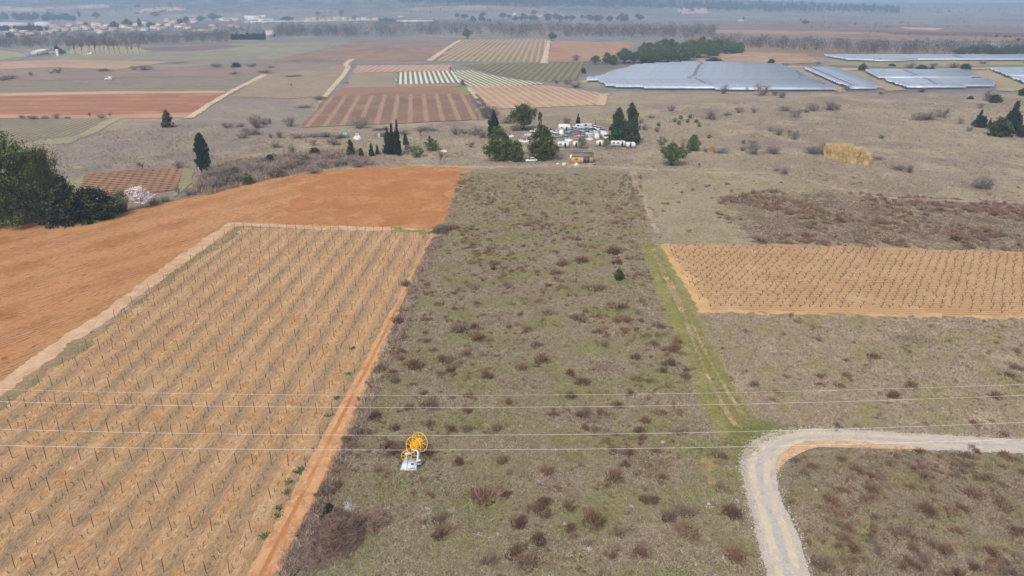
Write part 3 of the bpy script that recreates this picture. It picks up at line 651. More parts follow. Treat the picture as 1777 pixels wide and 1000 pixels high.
# --- single trees
L_ = [
 ('big_pine', 22, 389, 146, 128, "huge dark pine with a lumpy crown at the edge of the ploughed red field", "tree"),
 ('big_pine', -66, 396, 150, 140, "dark pine half cut off by the picture's edge, behind the red field", "tree"),
 ('big_pine', 90, 386, 120, 62, "narrower dark pine leaning out of the right flank of the huge pine", "tree"),
 ('evergreen_shrub', 112, 386, 74, 70, "dark spreading evergreen at the foot of the pines", "shrub"),
 ('evergreen_shrub', 166, 379, 50, 72, "broad near-black evergreen bush between the pines and the blossoming tree", "shrub"),
 ('green_shrub', 213, 368, 36, 26, "bright green leafy bush beside the white blossoming tree", "shrub"),
 ('blossom_tree', 246, 361, 36, 46, "white blossoming almond tree at the edge of the red field", "tree"),
 ('blossom_tree', 197, 362, 24, 20, "small white blossoming tree half hidden behind the dark bush", "tree"),
 ('bare_tree', 247, 296, 20, 26, "pale leafless fan-shaped tree on the far edge of the small brown vineyard", "tree"),
 ('cypress', 355, 297, 64, 24, "tall ragged black cypress standing alone in the grey pasture", "tree"),
 ('evergreen_shrub', 292, 221, 28, 17, "small dark rounded conifer alone on the edge of the red earth field", "tree"),
 ('dark_conifer', 674, 268, 46, 18, "shortest of three black cypresses standing in a clump", "tree"),
 ('dark_conifer', 682, 268, 52, 20, "middle black cypress of the clump of three", "tree"),
 ('dark_conifer', 691, 270, 59, 15, "tallest and thinnest black cypress of the clump of three", "tree"),
 ('conifer', 704, 252, 20, 11, "little dark conifer just behind the three black cypresses", "tree"),
 ('conifer', 609, 271, 28, 17, "small dark twin-topped conifer below the turquoise tank", "tree"),
 ('conifer', 627, 275, 18, 11, "stunted conifer with a bare stem beside the twin-topped one", "tree"),
 ('conifer', 645, 271, 22, 10, "slim small conifer left of the three black cypresses", "tree"),
 ('conifer', 655, 268, 16, 8, "tiny thin conifer against the clump of three cypresses", "tree"),
 ('green_shrub', 724, 273, 21, 21, "round bright green bush right of the three black cypresses", "shrub"),
 ('green_shrub', 750, 262, 20, 26, "wide bright green bush behind the round one", "shrub"),
 ('conifer', 746, 250, 14, 6, "thin dark conifer tip rising behind the wide green bush", "tree"),
 ('dark_conifer', 857, 238, 45, 28, "dark pointed conifer between the thicket and the scrap yard pines", "tree"),
 ('umbrella_pine', 909, 227, 44, 46, "large round-topped green pine behind the scrap yard", "tree"),
 ('ivy_trunk', 937, 223, 28, 9, "slim ivy-covered stump beside the round-topped pine", "tree"),
 ('young_pine', 866, 279, 56, 47, "bushy green pine on the left of the scrap yard's front", "tree"),
 ('young_pine', 897, 281, 36, 27, "smaller bushy pine between two larger ones before the scrap yard", "tree"),
 ('young_pine', 940, 278, 57, 50, "widest bushy green pine in front of the parked cars", "tree"),
 ('dark_conifer', 1003, 218, 20, 10, "little black cypress behind the white box caravan", "tree"),
 ('conifer', 1071, 249, 60, 37, "forked dark cedar at the scrap yard, the lower of the pair", "tree"),
 ('conifer', 1093, 250, 68, 36, "taller dark cedar with a pointed top above the white caravans", "tree"),
 ('sapling', 1009, 259, 21, 16, "young green tree on a thin stem behind the wooden cabin", "tree"),
 ('sapling', 1052, 259, 19, 14, "small green tree beside the beige caravan", "tree"),
 ('rusty_shrub', 1102, 247, 18, 14, "orange-brown shrub against the taller cedar", "shrub"),
 ('umbrella_pine', 1165, 287, 36, 40, "spreading green pine standing alone in the open pasture", "tree"),
 ('young_pine', 1203, 262, 27, 23, "small dense green pine behind the lone spreading one", "tree"),
 ('sapling', 1148, 258, 20, 16, "light green sapling next to a rusty shrub", "tree"),
 ('rusty_shrub', 1185, 258, 15, 14, "rust-red shrub between a sapling and a small dense pine", "shrub"),
 ('dark_conifer', 1697, 221, 29, 19, "short dark conifer at the head of the right-hand group", "tree"),
 ('dark_conifer', 1706, 222, 20, 14, "low dark conifer touching the short one", "tree"),
 ('dark_conifer', 1716, 221, 16, 7, "thin small conifer between two larger dark ones", "tree"),
 ('dark_conifer', 1752, 232, 54, 34, "tallest dark spire-topped conifer near the right edge", "tree"),
 ('evergreen_shrub', 1734, 236, 30, 38, "broad dark evergreen below the tallest spire", "tree"),
 ('dark_conifer', 1766, 229, 28, 12, "slim dark conifer right of the tallest spire", "tree"),
 ('evergreen_shrub', 1775, 238, 20, 20, "dark round bush cut by the picture's right edge", "shrub"),
 ('young_pine', 1074, 487, 20, 17, "lone bright green pine seedling in the scrubby meadow", "seedling"),
 ('green_shrub', 856, 469, 12, 12, "small fresh green bush in the meadow's middle", "shrub"),
 ('evergreen_shrub', 572, 903, 27, 22, "dark green juniper at the top of the bramble thicket", "shrub"),
 ('evergreen_shrub', 469, 282, 13, 15, "dark green rounded bush in the grey thicket", "shrub"),
 ('sapling', 476, 276, 10, 8, "tiny green sapling just above a dark bush in the thicket", "shrub"),
 ('evergreen_shrub', 546, 270, 13, 18, "near-black bush on the crest of the grey thicket", "shrub"),
 ('green_shrub', 530, 281, 13, 17, "bright green bush below a near-black one in the thicket", "shrub"),
 ('green_shrub', 430, 320, 18, 22, "green bush at the edge of the ploughed red field", "shrub"),
 ('green_shrub', 409, 306, 16, 14, "small dark green bush near the tall cypress", "shrub"),
 ('olive_shrub', 390, 305, 12, 20, "olive-green low bush at the cypress's side of the thicket", "shrub"),
 ('olive_shrub', 415, 316, 14, 24, "olive-grey bush left of the green one by the red field", "shrub"),
 ('olive_shrub', 497, 276, 8, 18, "low olive-green bush in the middle of the thicket", "shrub"),
 ('olive_shrub', 482, 306, 14, 26, "yellow-brown bush above the red field's crest", "shrub"),
 ('evergreen_shrub', 1727, 178, 13, 20, "dark green bush before the solar panels at the right", "shrub"),
 ('evergreen_shrub', 1774, 166, 12, 14, "dark bush at the right edge below the far panels", "shrub"),
 ('rusty_shrub', 1714, 175, 17, 22, "reddish leafless shrub beside a dark green bush", "shrub"),
 ('evergreen_shrub', 1684, 172, 5, 10, "small dark bush left of the reddish shrub", "shrub"),
 ('reed_bed', 1468, 278, 26, 92, "long bed of tall straw-yellow reeds", "reeds"),
 ('reed_bed', 1234, 266, 13, 15, "small pale tuft of dry reeds beside a grey shrub", "reeds"),
 ('olive_shrub', 764, 402, 10, 40, "red-brown bramble patch at the corner of the red field", "bramble"),
]
cnt = {}
for (k, px, py, hp, wp, lab, cat) in L_:
    v = cnt.get(k, 0); cnt[k] = v + 1
    plant(k, px, py, hp, wp, lab, cat, None, v % (3 if k not in ('young_pine', 'big_pine') else 4))
# --- leafless shrubs of the pasture
SHR = [(1165, 193, 11, 16), (1112, 214, 11, 14), (1233, 207, 22, 34), (1283, 196, 13, 16), (1262, 200, 6, 20), (1308, 196, 12, 12), (1363, 193, 10, 24), (1379, 204, 22, 22), (1410, 193, 15, 24), (1398, 196, 9, 14), (1440, 191, 18, 30), (1452, 190, 12, 14),
       (1594, 209, 16, 30), (1612, 208, 18, 34), (1634, 204, 18, 26), (1350, 235, 16, 18), (1337, 228, 10, 12), (1368, 240, 18, 12), (1379, 243, 20, 16), (1409, 267, 16, 26), (1420, 268, 18, 20), (1307, 268, 24, 26), (1340, 267, 16, 28), (1252, 266, 13, 26), (1361, 303, 15, 20), (1348, 297, 8, 16), (1578, 300, 16, 16), (1560, 294, 7, 30), (1705, 328, 24, 36),
       (1666, 215, 13, 14), (1682, 228, 10, 14), (1700, 188, 12, 12), (1430, 258, 10, 18), (1256, 163, 17, 17), (1322, 166, 24, 28), (1295, 164, 14, 8), (1345, 166, 12, 14), (1357, 170, 14, 18), (1305, 250, 8, 16),
       (502, 220, 22, 20), (625, 223, 24, 34), (790, 234, 16, 15), (730, 238, 16, 12), (845, 206, 26, 22), (826, 234, 16, 30), (838, 240, 14, 18), (806, 232, 9, 20), (817, 256, 12, 12), (764, 284, 22, 16), (705, 270, 22, 16), (853, 200, 20, 20), (715, 264, 14, 12),
       (445, 222, 24, 30), (459, 216, 12, 24), (436, 234, 14, 34), (420, 240, 12, 20), (470, 222, 18, 10), (486, 240, 14, 14), (515, 240, 10, 24), (540, 238, 9, 26), (565, 238, 9, 30), (590, 240, 9, 26), (395, 222, 10, 22), (470, 240, 10, 8), (418, 220, 7, 20), (580, 252, 14, 22), (572, 256, 16, 10), (543, 253, 14, 12), (507, 268, 18, 16), (478, 256, 12, 20),
       (390, 322, 26, 34), (375, 328, 24, 30), (372, 310, 22, 30), (400, 300, 14, 34), (440, 300, 18, 30), (455, 296, 16, 26), (500, 297, 18, 34), (520, 290, 16, 30), (470, 308, 14, 22), (560, 290, 14, 30), (590, 288, 12, 30), (575, 278, 12, 30), (610, 284, 11, 26), (545, 300, 10, 26), (620, 290, 9, 26), (350, 330, 12, 20), (330, 338, 12, 24), (310, 344, 22, 16), (455, 284, 12, 26), (515, 278, 12, 20), (640, 286, 9, 20), (312, 292, 14, 20), (268, 356, 14, 22), (286, 350, 10, 20),
       (38, 206, 7, 12), (58, 207, 9, 18), (78, 207, 8, 14), (99, 206, 10, 14), (118, 207, 6, 10), (157, 206, 12, 9), (176, 206, 9, 14), (193, 206, 12, 8), (101, 127, 10, 14), (20, 137, 9, 24), (8, 140, 8, 20), (54, 131, 7, 8), (90, 128, 6, 10), (253, 122, 11, 30), (232, 122, 9, 12), (180, 124, 6, 26), (375, 117, 8, 22), (436, 116, 7, 18), (470, 198 - 80, 4, 14), (407, 129, 6, 20), (458, 127, 6, 22), (510, 133, 4, 30), (554, 173, 7, 20), (528, 187, 5, 30), (505, 149, 6, 6),
       (830, 176, 8, 12), (836, 186, 12, 18), (842, 194, 12, 20), (803, 148, 12, 10), (782, 128, 13, 9), (985, 146, 10, 24), (1000, 152, 11, 26), (965, 145, 8, 12), (1000, 106, 14, 16), (1130, 205, 5, 14), (700, 233, 8, 26), (660, 226, 6, 30), (740, 226, 5, 40), (880, 214, 9, 30), (895, 228, 14, 22), (984, 204 + 14, 17, 18), (1090, 222, 12, 18), (1140, 230, 10, 12), (1118, 226, 12, 14),
       (1424, 262, 8, 24), (1520, 276, 6, 24), (1225, 264, 7, 12), (1290, 262, 10, 14), (1600, 158 + 2, 9, 20), (1530, 164, 6, 14), (1470, 158, 8, 16), (1580, 118, 10, 20), (1705, 112, 10, 16), (1360, 117, 8, 14), (1420, 92 + 20, 6, 12), (1655, 118, 9, 22), (1620, 115, 6, 18)]
ZON = [(lambda x, y: y < 150, "hazy leafless shrub on a field edge of the far plain", "far leafless shrubs on the plain"),
       (lambda x, y: 330 <= x < 660 and y > 258, "grey leafless shrub in the thicket beyond the red field's curved edge", "leafless shrubs of the grey thicket"),
       (lambda x, y: x < 330 and y > 200 and y < 215, "low leafless shrub in the row along the red earth field", "leafless shrubs in a row"),
       (lambda x, y: x > 1240 and y < 180, "leafless shrub standing right before the solar panels", "leafless shrubs before the panels"),
       (lambda x, y: x > 1100, "grey leafless shrub scattered in the open beige pasture", "leafless shrubs of the open pasture"),
       (lambda x, y: True, "leafless grey shrub between the striped field and the near pasture", "leafless shrubs before the striped field")]
for i, (px, py, hp, wp) in enumerate(SHR):
    for f, lab, g in ZON:
        if f(px, py): break
    plant('bare_tree' if hp > wp * 1.25 else 'bare_shrub', px, py, hp * 1.1, wp * 1.15, lab, "shrub", g, i % 4)
for i, (px, py) in enumerate([(1193, 213), (1208, 214), (1178, 222 - 5), (1171, 212), (1181, 207), (1198, 206), (1213, 220), (1529, 241), (1143, 219), (1196, 296 - 30), (1230, 240), (1290, 250)]):
    plant('green_shrub', px, py, 7, 8, "small green shrublet dotting the beige pasture", "shrub", "small green shrublets in the pasture", i % 3)
for i, (px, py, hp, wp) in enumerate([(1240, 110, 9, 28), (1338, 112, 9, 13), (1497, 122, 11, 14), (1600, 121, 8, 20), (1675, 120, 9, 18), (1617, 121, 6, 8), (1548, 116, 5, 12), (410, 117, 8, 15), (1130, 113, 9, 9), (1013, 128, 10, 8)]):
    plant('evergreen_shrub', px, py, hp, wp, "dark rounded bush on rough ground around the solar park", "shrub", "dark bushes around the solar park", i % 3)
# --- pine grove and dark trees of the plain
gr = []
for q in range(46):
    u = random.random(); x = 1022 + 262 * u ** .85; yb = np.interp(x, [1020, 1060, 1110, 1190, 1280], [118, 117, 111, 108, 93]); yt = np.interp(x, [1020, 1060, 1110, 1190, 1280], [114, 108, 97, 92, 88])
    gr.append((x, yt + (yb - yt) * random.random()))
for i, (x, y) in enumerate(sorted(gr, key=lambda q: q[1])):
    hp = np.interp(x, [1020, 1080, 1150, 1230, 1284], [15, 22, 24, 22, 18]) * random.uniform(.85, 1.15)
    plant('umbrella_pine' if i % 3 else 'young_pine', x, y, hp, hp * random.uniform(.85, 1.2), "dark green pine in the grove behind the solar panels", "tree", "pines of the grove by the solar park", i % 3)
for i in range(14):
    plant('umbrella_pine', 1662 + i * 9.2 + random.uniform(-3, 3), 98 + random.uniform(-2, 1), random.uniform(13, 19), random.uniform(14, 20), "dark green pine in the line behind the farthest solar panels", "tree", "pines behind the farthest panels", i % 3)
for i, (px, py, hp, wp) in enumerate([(811, 68, 16, 15), (958, 71, 14, 14)]):
    plant('umbrella_pine', px, py, hp, wp, ["dark round tree at the head of the white farm track", "dark round tree at the corner of the rust-coloured field"][i], "tree", None, i)
for i in range(22):
    plant('cypress', 402 + i * 2.7 + random.uniform(-.6, .6), 69 + random.uniform(-.5, .5), random.uniform(9, 13), random.uniform(4.5, 6.5), "blue-black cypress in the dense hedge beside the white plain house", "tree", "cypresses of the hedge beside the plain house", i % 3)
for i, (px, py, hp, wp) in enumerate([(18, 68, 11, 12), (100, 92, 13, 9), (107, 95, 10, 8), (200, 52, 14, 15), (222, 48, 14, 18), (243, 46, 14, 6), (262, 50, 11, 15), (168, 33, 11, 13), (138, 30, 11, 4), (55, 53, 10, 6), (66, 54, 8, 10), (150, 48, 9, 8), (310, 42, 9, 6), (315, 42, 9, 5), (324, 43, 14, 10), (350, 38, 10, 14), (370, 36, 12, 18), (383, 36, 9, 8), (296, 10 + 2, 8, 10), (240, 15, 8, 8), (270, 30, 9, 17), (500, 38, 9, 24), (552, 28, 8, 9), (592, 27, 9, 10), (616, 36, 8, 10), (670, 40, 9, 12), (660, 40, 8, 8), (680, 40, 7, 14), (793, 32, 9, 8), (806, 33, 8, 16), (838, 31, 9, 10), (926, 28, 10, 10), (950, 33, 9, 16), (965, 32, 8, 12), (1396, 44 - 1, 8, 10), (1728, 66, 5, 6), (1744, 66, 5, 5), (1752, 66, 4, 4), (1767, 72, 6, 7), (1290, 35, 5, 4), (1389, 36, 3, 4)]):
    plant('umbrella_pine' if wp > hp * .7 else 'cypress', px, py, hp, wp, "single dark tree standing out among village houses or far fields", "tree", "single dark trees of the far plain", i % 3)
for i in range(40):
    x = 820 + random.random() * 300; plant('umbrella_pine', x, 36 + random.uniform(-3, 3), random.uniform(6, 11), random.uniform(7, 13), "hazy blue-green tree in the belt before the wooded ridge", "tree", "trees of the hazy belt before the ridge", i % 3)
for i in range(46):
    x = random.uniform(-10, 130); plant('umbrella_pine' if i % 4 else 'cypress', x, 34 + random.uniform(-2, 3), random.uniform(7, 12), random.uniform(6, 12), "hazy blue-grey tree in the belt above the village roofs", "tree", "trees of the belt above the village", i % 3)
for i in range(26):
    x = random.uniform(-5, 85); plant('cypress', x, 52 + random.uniform(-1, 2), random.uniform(6, 9), random.uniform(5, 9), "dark tree in the short belt between the long sheds and red roofs", "tree", "trees before the long sheds", i % 3)
# --- avenue of tall leafless trees
for i, x in enumerate([121, 131, 143, 156, 166, 174, 182, 191, 200, 208, 222, 230, 242]):
    y = 95 - (x - 121) * .02 + random.uniform(-.6, .6)
    o = plant('bare_tree', x, y, random.uniform(34, 40), random.uniform(15, 22), "tall leafless tree of the avenue by the farm shed", "tree", "leafless avenue trees by the farm shed", 1 + 2 * (i % 2))

# --- far leafless woods that read as one mass
def wood(name, px_fn, n, seed, mats, hm=(8, 14), label=None, dark=.06, leaves=110, lsz=.42):
    rng = np.random.default_rng(seed); mb = MB()
    for i in range(n):
        x, y = px_fn(rng); p = G(x, y); hh = rng.uniform(*hm); ww = hh * rng.uniform(.55, .9)
        a = rng.normal(size=(leaves, 3)); a /= np.linalg.norm(a, axis=1)[:, None]; a *= rng.uniform(.3, 1, leaves)[:, None] ** .5
        C = p + [0, 0, hh * .55] + a * [ww * .5, ww * .5, hh * .47]
        mb.leaves(C, lsz * hh / 10, rng, 1 if rng.random() < dark else 0, 0, .35)
        mb.ribbons([p], [p + [0, 0, hh * .6]], .18, .1, rng, 0)
    o = link(name, mb.mesh(name, mats)); return tag(o, label, "wood", None, 'stuff')
M_wood = leafy("far_leafless_twigs", A(94, 94, 104, 1000), A(114, 112, 120, 1000), .95, .03, .05)
M_wood2 = leafy("far_ivy_trees", A(88, 98, 100, 1000), A(100, 112, 108, 1000), .95, .03, .05)
def riv(rng):
    x = rng.uniform(480, 1240); return x, np.interp(x, [480, 800, 900, 1240], [66, 62, 64, 70]) - rng.uniform(0, 1) ** 1.3 * 15
wood("leafless_river_wood", riv, 620, 1, [M_wood, M_wood2], (11, 19), "long belt of grey leafless river trees across the plain")
def riv2(rng):
    x = rng.uniform(1240, 1830); return x, np.interp(x, [1240, 1420, 1480, 1800], [84, 87, 95, 97]) - rng.uniform(0, 1) ** 1.2 * (12 if not 1410 < x < 1445 else 2)
wood("leafless_river_wood", riv2, 420, 2, [M_wood, M_wood2], (8, 14), "belt of grey leafless trees behind the solar park", .12)
def vil(rng):
    x = rng.uniform(-60, 400); return x, np.interp(x, [-60, 0, 100, 240, 400], [86, 83, 84, 79, 73]) - rng.uniform(0, 1) ** 1.2 * np.interp(x, [-60, 100, 230, 400], [8, 11, 12, 8])
wood("leafless_village_wood", vil, 380, 3, [M_wood, M_wood2], (9, 14), "mass of grey leafless trees in front of the village", .05)
def vil2(rng): return rng.uniform(330, 620), rng.uniform(52, 66)
wood("leafless_village_wood", vil2, 170, 4, [M_wood, M_wood2], (7, 12), "loose grey leafless trees right of the village", .1)
M_ridge = leafy("far_pine_wood", A(76, 108, 128, 2600), A(92, 120, 138, 2600), .95, .03, .02)
def ridge(rng):
    x = rng.uniform(690, 1560); return x, np.interp(x, [690, 760, 900, 1100, 1300, 1480, 1560], [6, 7, 12, 15, 22, 22, 24]) - rng.uniform(0, 1) * np.interp(x, [690, 1200, 1400, 1560], [5, 12, 12, 5])
wood("pine_wood_on_ridge", ridge, 1300, 5, [M_ridge, M_ridge], (14, 24), "dark blue pine wood covering the far ridge", 0, 40, 1.1)
def scat(rng): return rng.uniform(-40, 1100), rng.uniform(1, 26)
wood("scrub_on_hills", scat, 900, 6, [M_ridge, M_wood2], (5, 12), "scattered bluish scrub trees on the far hills", .1, 24, 1.0)
HG = [((1170, 44), (1500, 40)), ((1400, 50), (1790, 48)), ((1500, 60), (1800, 66)), ((1200, 34), (1560, 31)), ((1560, 30), (1790, 36)), ((600, 46), (1180, 46)), ((560, 32), (700, 30)), ((880, 42), (1150, 40)), ((300, 26), (470, 24)), ((20, 26), (180, 22)), ((1300, 80), (1440, 90)), ((440, 22), (640, 20)), ((1440, 44), (1700, 40))]
def hdg(rng):
    a, b = HG[rng.integers(0, len(HG))]; u = rng.uniform(0, 1); return a[0] + (b[0] - a[0]) * u, a[1] + (b[1] - a[1]) * u + rng.normal() * .35
wood("far_hedgerows", hdg, 520, 9, [M_wood2, M_ridge], (3, 8), "hazy dark hedgerows between the far fields", .3, 40, .7)
def scat2(rng): return rng.uniform(1400, 1800), rng.uniform(12, 26)
wood("far_hedge_trees", scat2, 160, 7, [M_ridge, M_ridge], (6, 14), "hazy hedgerow trees on the horizon plain", 0, 24, 1.1)
# ================================================================== SCRUB, VINES, POSTS
TRKP = band(TRK, [3.4, 3.8, 4.6, 5, 5, 5.2, 6])
def poly_scatter(px, n_try, seed, dens=None):
    P = GP(px)[:, :2]; lo, hi = P.min(0), P.max(0); rng = np.random.default_rng(seed)
    lo = np.maximum(lo, [-260, 36]); hi = np.minimum(hi, [330, 420])
    Q = rng.uniform(lo, hi, (n_try, 2)); Q = Q[inside(Q, P)]
    sx, sy = scr(Q[:, 0], Q[:, 1]); Q = Q[(sx > -60) & (sx < 1840) & (sy < 1050)]
    Q = Q[~inside(Q, TRKP)] if len(px) != 15 else Q
    if dens is not None: Q = Q[rng.uniform(0, 1, len(Q)) < dens(Q)]
    return Q, rng
M_tuft = [leafy("dry_scrub_stems", (.16, .096, .066, 1), (.23, .142, .10, 1), .95, .03, 2.0), leafy("grey_scrub_stems", (.17, .126, .098, 1), (.235, .18, .142, 1), .95, .03, 2.0), leafy("dark_scrub_base", (.07, .05, .034, 1), (.095, .07, .046, 1), .95, .03, 2.0)]
def tuft_mb(seed, n=170, fat=1.0):
    rng = np.random.default_rng(seed); mb = MB()
    k = rng.integers(2, 5); ctr = rng.normal(size=(k, 2)) * .22
    c = ctr[rng.integers(0, k, n)]
    b = np.concatenate([c + rng.normal(size=(n, 2)) * .13, np.zeros((n, 1))], 1)
    out = np.concatenate([(b[:, :2]) * .55 + rng.normal(size=(n, 2)) * .10, np.maximum(.2, rng.uniform(.35, 1.0, n) * (1.05 - 1.1 * np.linalg.norm(b[:, :2], axis=1)))[:, None]], 1)
    mb.ribbons(b, b + out * [1, 1, 1], .017 * fat, .008 * fat, rng, (rng.uniform(0, 1, n) < .25).astype(int))
    m = n // 2; u = rng.integers(0, n, m); p = b[u] + out[u] * rng.uniform(.4, .9, (m, 1))
    mb.ribbons(p, p + np.stack([rng.normal(size=m) * .12, rng.normal(size=m) * .12, rng.uniform(.02, .2, m)], 1), .011 * fat, .005 * fat, rng, rng.integers(0, 2, m))
    f = n // 2; a = rng.uniform(0, 6.28, f); r = .5 * np.sqrt(rng.uniform(0, 1, f)); p = np.stack([r * np.cos(a), r * np.sin(a), r * 0], 1)
    mb.ribbons(p, p + np.stack([rng.normal(size=f) * .1, rng.normal(size=f) * .1, rng.uniform(.08, .28, f)], 1), .03, .012, rng, 2)
    return mb
TUFT = [tuft_mb(i).mesh("scrub_tuft", M_tuft) for i in range(6)]
def tint(me, order):
    c = me.copy(); 
    for i, k in enumerate(order): c.materials[i] = M_tuft[k]
    return c
TUFT_G = [tint(m, (1, 1, 2)) for m in TUFT[:4]]; TUFT_B = [tint(m, (0, 0, 2)) for m in TUFT[:4]]
# the meadow's tufts read off the photograph (photo point, width in photo pixels)
SEEN = [(1065, 832, 30), (905, 640, 22), (1010, 665, 26), (940, 628, 26), (862, 745, 20), (1044, 718, 18), (810, 746, 22), (720, 636, 34), (840, 868, 46), (1030, 908, 40), (985, 884, 26), (1190, 890, 34), (1160, 900, 28), (1192, 926, 36), (1270, 892, 34), (1276, 966, 40), (920, 978, 44), (890, 965, 30), (900, 912, 28), (935, 940, 28), (990, 920, 22), (1105, 660, 20), (1190, 656, 18), (1172, 606, 20), (1145, 830, 20), (1120, 870, 22), (1180, 752, 22), (990, 690, 20), (1090, 788, 24), (795, 805, 20), (650, 725, 24), (660, 640, 20), (780, 398, 26), (1030, 502, 30), (1010, 455, 24), (975, 460, 22), (965, 475, 18), (950, 545, 20), (1064, 440, 24), (1070, 458, 18), (1075, 535, 20), (930, 600, 18), (800, 575, 30), (830, 590, 24), (770, 625, 24), (690, 560, 20), (705, 495, 18), (740, 705, 26), (845, 655, 22), (880, 700, 18), (1050, 598, 18), (1000, 555, 18), (1145, 718, 18), (1110, 960, 26), (850, 975, 28), (760, 905, 24), (1250, 850, 22), (640, 905, 30), (655, 915, 26), (700, 780, 26), (745, 790, 24), (685, 745, 18), (960, 720, 20), (1015, 745, 16),
        (1410, 812, 24), (1490, 818, 26), (1600, 812, 26), (1745, 795, 30), (1690, 782, 22), (1530, 830, 26), (1440, 870, 30), (1610, 890, 40), (1690, 860, 46), (1740, 880, 36), (1560, 930, 34), (1480, 955, 34), (1520, 900, 28), (1640, 960, 30), (1720, 960, 34), (1430, 985, 36), (1570, 985, 30), (1660, 925, 26), (1500, 870, 24), (1765, 930, 26), (1460, 800, 20), (1655, 830, 24), (1715, 830, 28),
        (1513, 620, 20), (1470, 655, 16), (1424, 655, 18), (1365, 655, 16), (1420, 668, 16), (1455, 670, 16), (1580, 672, 20), (1695, 693, 14), (1765, 640, 22), (1755, 655, 20), (1765, 612, 16), (1310, 670, 16), (1296, 577, 14), (1357, 580, 12), (1615, 570, 14), (1740, 755, 18), (1550, 690, 22)]
T = [(G(x, y)[:2], wd * mpp(G(x, y)) * (.78 if x > 1340 and y > 765 else .95), 0) for x, y, wd in SEEN]
zones = [([(800, 300), (1110, 305), (1128, 430), (1180, 540), (1250, 700), (1292, 800), (1330, 1000), (1340, 1060), (480, 1060), (570, 880), (690, 600), (765, 405)], 2300, 41, lambda Q: np.clip(.10 + .30 * blob(Q, 26, 3) + .10 * blob(Q, 9, 4), .02, .6), (.7, 1.5)),
         ([(1380, 795), (1500, 780), (1900, 800), (2000, 1060), (1440, 1060), (1370, 860)], 1500, 42, lambda Q: np.clip(.24 + .3 * blob(Q, 14, 5), .02, .7), (.5, 1.15)),
         ([(1203, 544), (1500, 550), (1777, 556), (1900, 560), (1900, 770), (1420, 742), (1300, 730), (1240, 640)], 900, 43, lambda Q: np.clip(.06 + .14 * blob(Q, 16, 6), .01, .3), (.6, 1.2)),
         ([(1220, 345), (1330, 330), (1480, 335), (1700, 350), (1900, 352), (1900, 440), (1500, 428), (1330, 424), (1260, 395)], 2600, 44, lambda Q: np.clip(.30 + .45 * blob(Q, 22, 7), .0, .8), (.8, 1.9)),
         ([(1120, 300), (1400, 300), (1900, 330), (1900, 352), (1480, 335), (1220, 345), (1275, 424), (1130, 425)], 900, 45, lambda Q: np.clip(.04 + .2 * blob(Q, 30, 8), .01, .4), (.6, 1.3)),
         ([(765, 405), (690, 600), (570, 880), (480, 1060), (440, 1060), (560, 840), (690, 545), (745, 420)], 900, 46, lambda Q: np.full(len(Q), .45), (.5, 1.0))]
for zi, (px, n, seed, d, (w0, w1)) in enumerate(zones):
    Q, rng = poly_scatter(px, n, seed, d)
    for q in Q: T.append((q, rng.uniform(w0, w1) * (1 if rng.random() < .8 else 1.3), zi))
Q, rng = poly_scatter([(800, 300), (1110, 305), (1128, 430), (1180, 540), (1235, 650), (655, 660), (690, 600), (765, 405)], 3600, 74, lambda Q: np.clip(.11 + .22 * blob(Q, 34, 3) + .12 * blob(Q, 10, 4), .03, .6))
for q in Q: T.append((q, rng.uniform(.7, 1.5), 0))
for zi, (px, n, seed, d) in enumerate([(zones[0][0], 5200, 71, lambda Q: np.clip(.30 + .35 * blob(Q, 24, 3), .05, .9)), (zones[1][0], 2200, 72, lambda Q: np.clip(.25 + .3 * blob(Q, 14, 5), .03, .8)), (zones[2][0], 2000, 73, lambda Q: np.clip(.12 + .15 * blob(Q, 16, 6), .02, .4))]):
    Q, rng = poly_scatter(px, n, seed, d)
    for q in Q: T.append((q, rng.uniform(.32, .75), zi))
T.sort(key=lambda q: -q[1] / math.hypot(q[0][1], H))
TLAB = [("red-brown dry scrub tuft in the grey-green meadow left of the green track", "scrub tufts of the meadow"), ("brown dry scrub tuft inside the bend of the gravel road", "scrub tufts inside the road bend"),
        ("dry scrub tuft between the gravel road and the tan vineyard", "scrub tufts below the tan vineyard"), ("dark heath tuft behind the tan vineyard", "heath tufts behind the tan vineyard"),
        ("small tuft in the dry straw grass", "tufts in the straw grass"), ("violet-brown dead weed tuft along the red track", "dead weed tufts along the red track")]
rt = random.Random(7)
rest = MB(); lo_t = [tuft_mb(40 + i, 60, 1.9) for i in range(4)]
for V in [m for m in lo_t]: pass
def zone_of(q, z):
    if z: return z
    x, y = scr(q[0], q[1])
    if x > 1340 and y > 765: return 1
    if x > 1215 and y > 550: return 2
    return 0
for i, (q, wd, z) in enumerate(T):
    z = zone_of(q, z)
    hgt = wd * rt.uniform(.5, .85)
    if i < 300:
        me = rt.choice([TUFT, TUFT_B, TUFT_B, TUFT_G] if z != 5 else [TUFT_G]); o = link("scrub_tuft", rt.choice(me), None, (q[0], q[1], .03)); o.scale = (wd, wd, hgt); o.rotation_euler = (0, 0, rt.uniform(0, 6.28))
        tag(o, TLAB[z][0], "scrub tuft", TLAB[z][1])
    else:
        m = rt.choice(lo_t); a = rt.uniform(0, 6.28); ca, sa = math.cos(a), math.sin(a)
        dark = rt.random() < .75
        for V, (Fq, k) in zip(m.v, m.f):
            W = np.stack([(V[:, 0] * ca - V[:, 1] * sa) * wd + q[0], (V[:, 0] * sa + V[:, 1] * ca) * wd + q[1], V[:, 2] * hgt + .03], 1); n0 = Fq.min()
            # wider stems here: fewer of them
            rest.add(W, Fq - n0, np.where(k == 2, 2, 0 if dark else 1))
tag(link("scrub", rest.mesh("scrub", M_tuft)), "low dry scrub scattered thickly over the meadows and the heath", "scrub", None, 'stuff')
print("tufts", len(T))

